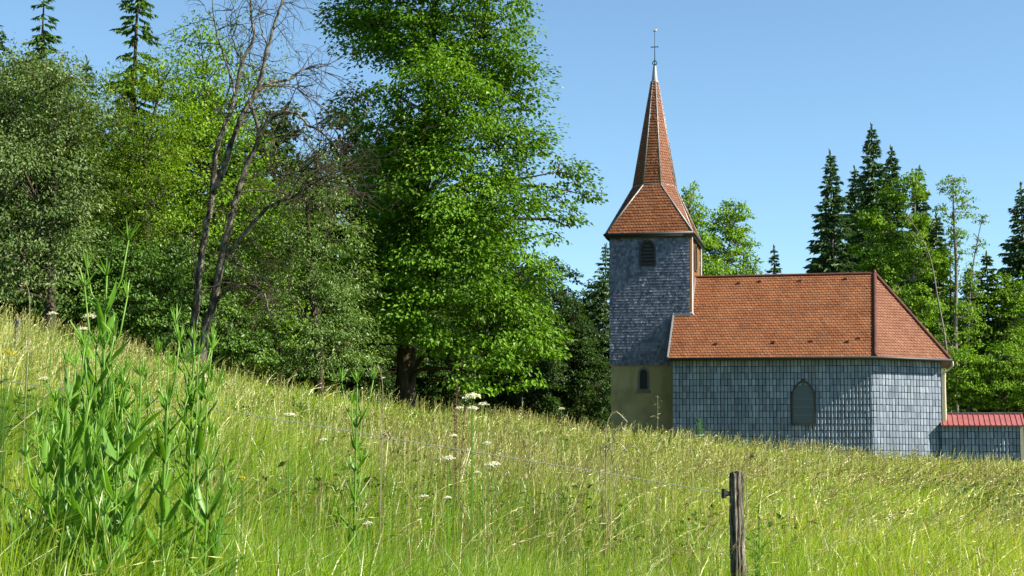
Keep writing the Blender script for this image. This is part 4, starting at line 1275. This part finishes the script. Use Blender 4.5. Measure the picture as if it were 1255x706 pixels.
# a thinner stand of long arching stalks with drooping heads, straw and reddish brown
P2 = meadow_points(40000, 5, 80, lambda d: np.minimum(22, 6.5e3 / d ** 2), rng)
P2 = P2[rng.random(len(P2)) < np.clip(.28 + 2.2 * (P2[:, 0] / P2[:, 1]) + .5 * (vnoise(P2, 2.2, 31) - .5), .12, 1)]
n2 = len(P2); d2 = P2[:, 1]; h2_ = rng.uniform(.75, 1.15, n2); z2_ = ground(P2[:, 0], P2[:, 1]); a2_ = rng.normal(.35, .9, n2)
l2_ = np.stack([np.cos(a2_), np.sin(a2_), 0 * a2_], -1) * rng.uniform(.35, .95, n2)[:, None]
b2_ = np.stack([P2[:, 0], P2[:, 1], z2_], -1); w2_ = np.clip(.0003 * d2, .002, .014); s2_ = np.stack([0 * a2_ + .8, .6 + 0 * a2_, 0 * a2_], -1)
c2 = lambda t: b2_ + np.array([0, 0, 1]) * (h2_ * (t - .32 * t ** 3 * np.linalg.norm(l2_, axis=1)))[:, None] + l2_ * (h2_ * t ** 2.4)[:, None]
S2 = []
for t in (0, .3, .55, .75, .9, 1.02):
    S2 += [c2(t) - s2_ * (w2_ / 2)[:, None], c2(t) + s2_ * (w2_ / 2)[:, None]]
S2 = np.stack(S2, 1).reshape(-1, 3); k2 = np.arange(n2)[:, None] * 12
Q2 = np.concatenate([k2 + 2 * r + np.array([0, 1, 3, 2]) for r in range(5)])
i2 = np.repeat(np.arange(n2), 9); u2 = np.tile(np.linspace(.78, 1.05, 9), n2)
tb_ = lambda t: b2_[i2] + np.array([0, 0, 1]) * (h2_[i2] * (t - .32 * t ** 3 * np.linalg.norm(l2_[i2], axis=1)))[:, None] + l2_[i2] * (h2_[i2] * t ** 2.4)[:, None]
A2 = unit(tb_(u2 + .05) - tb_(u2) + rng.normal(0, .012, (len(i2), 3)))
L2 = rng.uniform(.035, .06, len(i2)) * (1 + .012 * d2[i2])
lv2 = leaves_np(tb_(u2), A2, rng.normal(0, 1, (len(i2), 3)), L2, np.clip(.0006 * d2[i2], .005, .026), .1)
r2_ = np.where(rng.random(n2) < .62, rng.uniform(0, .3, n2), rng.uniform(.65, 1, n2))
rs_ = np.clip(.5 + .5 * (vnoise(P, 5, 12) - .5) + rng.normal(0, .22, n), 0, 1)
V = np.concatenate([stemV, lv, S2, lv2]); off = len(stemV)
lq = np.arange(len(lv)).reshape(-1, 4) + off; o2_ = off + len(lv); q2_ = Q2 + o2_; lq2 = np.arange(len(lv2)).reshape(-1, 4) + o2_ + len(S2)
g2 = mesh_from('seeding_grass', V, [stemQ, lq, q2_, lq2], MAT['seed'], rnd=np.concatenate([np.repeat(rs_, 6), np.repeat(rs_[idx], 4), np.repeat(r2_, 12), np.repeat(r2_[i2], 4)]))
g2['kind'] = 'stuff'; g2['label'] = 'hazy brown and straw coloured seed heads above the meadow grass'
print('stalks', n)

# broad-leaved herbs among the grass
P = meadow_points(60000, 7.5, 80, lambda d: np.minimum(30, 2.4e4 / d ** 2), rng)
k = .65 * vnoise(P, 4.5, 20) + .35 * vnoise(P, 1.2, 21) > .54; P = P[k]; n = len(P); m_ = 12
idx = np.repeat(np.arange(n), m_)
hz = rng.uniform(.35, .78, n) * np.where(P[:, 1] > 14, 1.1, 1)
t = rng.random(n * m_); an = rng.uniform(0, 6.28, n * m_); rr = rng.uniform(.02, .16, n * m_)
z = ground(P[:, 0], P[:, 1])
pos = np.stack([P[idx, 0] + np.cos(an) * rr, P[idx, 1] + np.sin(an) * rr, z[idx] + hz[idx] * (.35 + .65 * t)], -1)
ax_ = np.stack([np.cos(an), np.sin(an), rng.uniform(-.2, .9, n * m_)], -1)
l_ = rng.uniform(.04, .11, n * m_) * (1 + .006 * P[idx, 1])
g3 = leaf_object('meadow_herbs', leaves_np(pos, ax_, np.array([0, 0, 1.0]) + rng.normal(0, .4, (n * m_, 3)), l_, l_ * .42), np.clip(rng.normal(.45, .2, n * m_), 0, 1), MAT['herb'], None)
g3['kind'] = 'stuff'; g3['label'] = 'small broad-leaved herbs among the grass'

# ------------------------------------------------------------------ fence
YP = 10.0
pb = at(906, 640, YP); zg = float(ground(pb[0], pb[1]))
post = thing('fence_post', 'weathered grey wooden fence post at the lower right of the meadow', 'fence post', (pb[0], pb[1], zg))
pt = at(904, 580, YP)
H = pt[2] - zg
rng = np.random.default_rng(8)
na, nl = 40, 40
V = []
for j_ in range(nl):
    t = j_ / (nl - 1); zz = -.4 + (H + .4) * t
    for a in range(na):
        th = a * 6.283 / na
        r = .044 * (1 + .10 * math.sin(3 * th + .6) + .09 * math.sin(7 * th + 3 * t) + .10 * math.sin(12 * th + 1.5 * math.sin(4 * t))) * (1.0 - .06 * t) + rng.normal(0, .0018)
        top = (.012 * math.sin(th + 2) + .008 * math.cos(5 * th) + .010 * math.sin(11 * th)) if j_ == nl - 1 else 0
        V.append((math.cos(th) * r - .012 * t + .006 * math.sin(5 * t), math.sin(th) * r, zz + top))
Q = [(j_ * na + a, j_ * na + (a + 1) % na, (j_ + 1) * na + (a + 1) % na, (j_ + 1) * na + a) for j_ in range(nl - 1) for a in range(na)]
mb = MB(); mb.add(V, [Q]); mb.poly(V[-na:])
mb.build('timber', [MAT['oldwood']], post)
zw = at(893, 605, YP)[2] - zg
mb = MB()
mb.tube([(-.05, -.02, zw), (-.105, -.03, zw)], [.012, .02], 7); mb.tube([(-.10, -.03, zw - .03), (-.10, -.03, zw + .03)], .016, 7)
mb.build('insulator', [MAT['iron']], post)
# second post whose head shows in the grass at the upper left
p2 = at(22, 390, 24.0); z2 = float(ground(p2[0], p2[1]))
post2 = thing('fence_post', 'grey fence post head in tall grass near the left edge', 'fence post', (p2[0], p2[1], z2))
mb = MB(); h2 = p2[2] - z2
mb.tube(np.array([(0, 0, -.3), (.005, 0, h2 * .5), (-.004, 0, h2 - .02), (0, 0, h2)]), [.05, .05, .047, .04], 10)
mb.build('timber', [MAT['oldwood']], post2)
mb = MB(); mb.box((-.035, -.06, h2 - .14), (.035, -.044, h2 - .05)); mb.build('insulator', [MAT['gutter']], post2)
# twisted wire
A = np.array([pb[0] - .10, pb[1] - .03, zg + zw])
wp = [A] + [at(x, y, Yw) for x, y, Yw in ((760, 583, 10.2), (520, 544, 10.6), (270, 503, 11.1), (60, 474, 11.6), (-120, 452, 12.2))]
cl_ = spline(wp, 60); k = len(cl_)
s_ = np.concatenate([[0], np.cumsum(np.linalg.norm(np.diff(cl_, axis=0), axis=1))])
mb = MB()
tt = np.linspace(0, s_[-1], int(s_[-1] / .02)); cc = np.stack([np.interp(tt, s_, cl_[:, i_]) for i_ in range(3)], 1)
for ph in (0, math.pi):
    q = cc + np.stack([0 * tt, .0032 * np.cos(tt * 90 + ph), .0032 * np.sin(tt * 90 + ph)], 1)
    mb.tube(q - A, .0015, 5, cap=False)
wire = mb.build('fence_wire', [MAT['wire']], None, smooth=True)
wire.location = tuple(A)
tag(wire, 'thin pale twisted fence wire running down across the meadow to the post', 'fence wire')
# short dark stake near the chapel corner
ps = at(1083, 556, 62); zs_ = float(ground(ps[0], ps[1]))
mb = MB(); mb.tube([(0, 0, -.2), (.01, 0, .5), (0, 0, max(.9, ps[2] - zs_))], [.04, .04, .035], 7)
so = mb.build('stake', [MAT['oldwood']], None); so.location = (ps[0], ps[1], zs_)
tag(so, 'short dark stake in the grass in front of the sunlit chapel wall', 'stake')
pst = at(984, 542, 63); zst = float(ground(pst[0], pst[1]))

# ------------------------------------------------------------------ tall herbs
GT = 'teasel plants on the left of the meadow'


def teasel(px, py, Y, label, seed, stems=1, spread=.1, leaf_l=.3, lean=0.0):
    rng = np.random.default_rng(seed)
    top = at(px, py, Y); O = np.array([top[0], top[1], float(ground(top[0], top[1]))])
    root = thing('teasel_plant', label, 'wild plant', tuple(O), 0, GT)
    H = top[2] - O[2]
    st = MB(); LV, LR, BV = [], [], []
    for s in range(stems):
        a = rng.uniform(0, 6.28)
        hh = H * (1.0 if s == 0 else rng.uniform(.72, .95))
        e = np.array([lean if s == 0 else math.cos(a) * spread * rng.uniform(.5, 1.4), math.sin(a) * spread * (s > 0), hh])
        b0_ = np.array([math.cos(a) * .05 * (s > 0), math.sin(a) * .05 * (s > 0), -.05])
        pts = spline([b0_, b0_ * .5 + e * np.array([.25, .25, .35]), e * np.array([.7, .7, .7]), e], 6)
        st.tube(pts, np.linspace(.011, .004, len(pts)), 6)
        z = hh * .12; az = rng.uniform(0, 3.14)
        while z < hh * .93:
            t = z / hh
            c = np.array([np.interp(z, pts[:, 2], pts[:, i_]) for i_ in (0, 1)] + [z])
            for sg in (0, math.pi):
                a2 = az + sg + rng.normal(0, .15)
                ll = leaf_l * (1.15 - .55 * t) * rng.uniform(.75, 1.2)
                el = rng.uniform(.75, 1.25)                    # steeply raised
                d = np.array([math.cos(a2) * math.cos(el), math.sin(a2) * math.cos(el), math.sin(el)])
                bend = rng.uniform(-.25, .10)
                sdv = np.array([-math.sin(a2), math.cos(a2), 0])
                wv = ll * rng.uniform(.15, .21) * (1.3 if t < .5 else 1.0)
                nv = np.cross(d, sdv)
                row = []
                for tt_, ww in ((0, .35), (.25, 1.0), (.5, .9), (.75, .55), (1.0, .02)):
                    m_ = c + d * ll * tt_ + np.array([math.cos(a2), math.sin(a2), -.6]) * (-bend) * ll * tt_ * tt_
                    wob = .02 * ll * math.sin(tt_ * 9 + a2)
                    row += [m_ - sdv * wv * ww / 2 - nv * (wv * ww * .22 + wob), m_, m_ + sdv * wv * ww / 2 - nv * (wv * ww * .22 - wob)]
                LV.append(np.array(row)); LR.append(np.clip(rng.normal(.5, .16), 0, 1))
            # axillary branch with a bud
            if t > .55 and rng.random() < .8:
                for sg in (0, math.pi):
                    a2 = az + sg + .3
                    q = c + np.array([math.cos(a2) * .09, math.sin(a2) * .09, hh * rng.uniform(.10, .2)])
                    st.tube([c, (c + q) / 2 + [math.cos(a2) * .02, math.sin(a2) * .02, -.01], q], [.005, .004, .003], 5)
                    BV.append(q)
            az += 1.57 + rng.normal(0, .2); z += rng.uniform(.10, .17) * (1 if t > .2 else .8)
        BV.append(pts[-1])
    so_ = st.build('stem', [MAT['teasel']], root, smooth=True)
    at_ = so_.data.attributes.new('rnd', 'FLOAT', 'POINT'); at_.data.foreach_set('value', np.full(len(so_.data.vertices), .8, np.float32))
    LVn = np.concatenate(LV); n = len(LV); k = np.arange(n)[:, None] * 15
    Q = np.concatenate([k + np.array([3 * r + c_, 3 * r + c_ + 1, 3 * r + c_ + 4, 3 * r + c_ + 3]) for r in range(4) for c_ in (0, 1)])
    mesh_from('foliage', LVn, [Q], MAT['teasel'], root, rnd=np.repeat(LR, 15), smooth=True)
    for q in BV:
        m_ = 12
        d = unit(rng.normal(0, .35, (m_, 3)) + [0, 0, 1]); l_ = rng.uniform(.04, .11, m_)
        leaf_object('flower_bud', leaves_np(q + d * l_[:, None] * .5, d, rng.normal(0, 1, (m_, 3)), l_, .008 + 0 * l_), np.full(m_, .85), MAT['teasel'], root)
    return root


teasel(131, 338, 6.6, 'tallest teasel plant standing against the dark wood', 101, 4, .08, .29)
teasel(92, 452, 6.3, 'broad-leaved teasel left of the tallest one', 102, 3, .11, .35)
teasel(60, 545, 6.0, 'low leafy teasel nearest the left edge', 103, 3, .12, .3)
teasel(173, 462, 6.5, 'short teasel close on the right of the tallest one', 104, 2, .08, .25)
teasel(206, 450, 6.7, 'slim teasel in front of the dead tree trunk', 105, 2, .07, .24)
teasel(238, 418, 6.9, 'slim tall teasel furthest right of the left cluster', 106, 2, .08, .25)
teasel(145, 540, 5.9, 'low dark leafy teasel at the foot of the tallest one', 107, 3, .11, .33)
teasel(255, 575, 6.4, 'low teasel at the right foot of the left cluster', 108, 3, .12, .26)
teasel(438, 470, 8.6, 'pale teasel standing alone in the middle of the meadow', 109, 1, .05, .17)

GU = 'white flower umbels in the meadow'


def umbel(px, py, r_px, Y, label, seed, tilt=.1):
    rng = np.random.default_rng(seed)
    p = at(px, py, Y); O = np.array([p[0], p[1], float(ground(p[0], p[1]))])
    root = thing('umbel_flower', label, 'wild flower', tuple(O), 0, GU)
    h = max(.35, p[2] - O[2]); R = 1.0 * r_px * Y / F
    st = MB()
    st.tube([(0, 0, -.03), (.01, 0, h * .5), (0, 0, h - R * .5)], [.005, .004, .003], 5)
    C, A_, Nn = [], [], []
    for k in range(16):
        a = k * 2.4; rr = R * math.sqrt((k + .5) / 16)
        c = np.array([math.cos(a) * rr, math.sin(a) * rr, h - (rr / R) ** 2 * R * .4 + math.cos(a) * rr * tilt])
        st.tube([(0, 0, h - R * .5), c - [0, 0, .004]], [.0016, .001], 3, cap=False)
        m_ = 9
        C.append(c + rng.normal(0, 1, (m_, 3)) * np.array([R * .15, R * .15, R * .12])); A_.append(unit(rng.normal(0, 1, (m_, 3)) * [1, 1, .3])); Nn.append(rng.normal(0, .3, (m_, 3)) + [0, 0, 1])
    s = st.build('stem', [MAT['teasel']], root)
    at_ = s.data.attributes.new('rnd', 'FLOAT', 'POINT'); at_.data.foreach_set('value', np.full(len(s.data.vertices), .6, np.float32))
    C = np.concatenate(C); n = len(C)
    leaf_object('flower_head', leaves_np(C, np.concatenate(A_), np.concatenate(Nn), np.full(n, R * .3), np.full(n, R * .26)), np.clip(rng.normal(.6, .2, n), 0, 1), MAT['umbel'], root)


um = [
    (110, 386, 8, 8.5, 'white umbel just left of the tallest teasel'), (102, 402, 7, 8.8, 'small white umbel below the one left of the tallest teasel'),
    (64, 383, 6, 10, 'white umbel in front of the dark bushes near the left edge'), (54, 463, 6, 8, 'small white umbel between the left edge and the low teasels'),
    (244, 459, 9, 9, 'flat white umbel right in front of the dead tree foot'), (355, 507, 7, 10, 'white umbel just below the fence wire right of the left teasels'),
    (397, 538, 5, 10, 'small white umbel left of the lone pale teasel'), (578, 484, 11, 11, 'largest white umbel standing up in front of the maple foot'),
    (579, 499, 7, 11.2, 'white umbel directly below the largest one'), (592, 494, 6, 11.6, 'white umbel close on the right of the largest one'),
    (563, 499, 5, 11.8, 'small white umbel on the left of the largest one'), (556, 533, 5, 11, 'small white umbel just above the middle of the fence wire'),
    (597, 542, 5, 10.8, 'small white umbel on the wire below the largest one'), (549, 560, 8, 9.8, 'broad white umbel below the middle of the wire'),
    (603, 567, 9, 9.8, 'broad white umbel right of the one below the wire'), (585, 578, 4, 9.5, 'tiny white umbel between the two broad ones and the grass'),
    (519, 607, 6, 9, 'white umbel low in the grass, left one of two side by side'), (548, 609, 5, 9, 'white umbel low in the grass, right one of two side by side'),
    (451, 640, 6, 8.4, 'lowest white umbel, under the lone pale teasel'), (688, 500, 4, 14, 'tiny white umbel on the meadow skyline left of the tower foot')]
for k, u_ in enumerate(um):
    umbel(*u_, 200 + k)

GY = 'yellow meadow flowers'
for k, (px, py, r_px, Y, lab) in enumerate([(10, 432, 11, 9.0, 'bright yellow flower cluster at the left edge'), (6, 450, 6, 9.0, 'small yellow cluster under the bright one at the left edge'),
                                             (298, 586, 9, 8.0, 'faint yellow flower cluster low in the grass right of the teasels'), (273, 570, 5, 8.2, 'small yellow cluster beside the faint one right of the teasels'),
                                             (717, 671, 3, 7.4, 'single yellow flower low in the middle of the grass'), (34, 431, 4, 9.3, 'single yellow flower right of the bright cluster')]):
    rng = np.random.default_rng(300 + k)
    p = at(px, py, Y); O = np.array([p[0], p[1], float(ground(p[0], p[1]))]); h = max(.3, p[2] - O[2]); R = r_px * Y / F
    root = thing('yellow_flower', lab, 'wild flower', tuple(O), 0, GY)
    st = MB(); C = []
    for j_ in range(6):
        c = np.array([rng.normal(0, R * .5), rng.normal(0, R * .5), h + rng.normal(0, R * .15)])
        st.tube([(0, 0, -.02), (c[0] * .3, c[1] * .3, h * .6), c], [.0014, .0013, .001], 4, cap=False)
        C.append(c + rng.normal(0, 1, (9, 3)) * [R * .18, R * .18, R * .1])
    s = st.build('stem', [MAT['teasel']], root)
    C = np.concatenate(C); n = len(C)
    leaf_object('flower_head', leaves_np(C, rng.normal(0, 1, (n, 3)) * [1, 1, .3], rng.normal(0, .4, (n, 3)) + [0, 0, 1], np.full(n, R * .28), np.full(n, R * .2)), np.clip(rng.normal(.6, .2, n), 0, 1), MAT['yellow'], root)

# dry docks, thistle and seed stalks


def stalk(name, label, px, py, Y, seed, mat, n_head, head_l, width, wood=.006, arch_=0.0, stems=1, part='seed_head'):
    rng = np.random.default_rng(seed)
    p = at(px, py, Y); O = np.array([p[0], p[1], float(ground(p[0], p[1]))]); h = max(.4, p[2] - O[2])
    root = thing(name, label, 'wild plant', tuple(O), 0)
    st = MB(); C, A_ = [], []
    for s in range(stems):
        e = np.array([rng.normal(0, .06) if s else 0, rng.normal(0, .06) if s else 0, h * (1 if s == 0 else rng.uniform(.75, 1))])
        ar = arch_ * (1 if rng.random() < .6 else -1) * rng.uniform(.5, 1.2)
        pts = spline([(0, 0, -.05), e * [.3, .3, .5], e * [.8, .8, .9], e + [ar * .4, 0, 0], e + [ar, 0, -abs(ar) * .45]] if arch_ else [(0, 0, -.05), e * [.4, .4, .5], e], 6)
        st.tube(pts, np.linspace(wood, wood * .45, len(pts)), 5)
        k = n_head; u = rng.uniform(1 - head_l, 1, k)
        q = np.stack([np.interp(u, np.linspace(0, 1, len(pts)), pts[:, i_]) for i_ in range(3)], 1)
        d = unit(rng.normal(0, 1, (k, 3)) + [0, 0, .6]); C.append(q + d * rng.uniform(0, width, k)[:, None]); A_.append(d)
    s = st.build('stem', [mat], root)
    at_ = s.data.attributes.new('rnd', 'FLOAT', 'POINT'); at_.data.foreach_set('value', np.full(len(s.data.vertices), .6, np.float32))
    for c, a_ in zip(C, A_):
        n = len(c); l_ = rng.uniform(.02, .045, n) * (1 + .018 * Y)
        leaf_object(part, leaves_np(c, a_, rng.normal(0, 1, (n, 3)), l_, l_ * .26), np.clip(rng.normal(.5, .25, n), 0, 1), mat, root)


stalk('dock_plant', 'rusty brown dock stalk in front of the maple foot', 560, 468, 14, 401, MAT['dryherb'], 60, .5, .05, stems=3)
stalk('dock_plant', 'dry arching dock with pale drooping stems below the tower', 743, 505, 13, 402, MAT['straw'], 16, .45, .02, arch_=.16, stems=6)
stalk('grass_stalk', 'single straw coloured seed stalk in front of the tower foot', 806, 484, 13, 403, MAT['straw'], 26, .4, .05, wood=.004)
stalk('seed_stalk', 'pair of bare seed stalks on the meadow skyline left of the tower', 640, 487, 15, 404, MAT['straw'], 10, .1, .03, wood=.005, stems=2)
stalk('grass_stalk', 'pale arching grass head right of the lone teasel', 470, 452, 9.5, 405, MAT['straw'], 22, .4, .02, wood=.003, arch_=.12, stems=2)
stalk('grass_stalk', 'pale bent grass head hanging over the fence post', 915, 558, 9.8, 406, MAT['straw'], 24, .35, .012, wood=.003, arch_=.10)
stalk('dock_plant', 'brownish dry stalk left of the lone teasel', 396, 430, 20, 407, MAT['dryherb'], 20, .4, .03, wood=.006)
stalk('grass_stalk', 'tall straw grass stalk at the left edge by the far post', 38, 350, 9, 408, MAT['straw'], 20, .25, .015, wood=.003, arch_=-.1)
stalk('thistle_plant', 'leafy green thistle right beside the fence post', 930, 618, 9.6, 409, MAT['teasel'], 170, .95, .09, stems=3, part='foliage')
stalk('nettle_plant', 'leafy green weed clump at the chapel wall under the left end of the nave', 858, 512, 60, 410, MAT['teasel'], 120, .9, .22, stems=4, part='foliage')
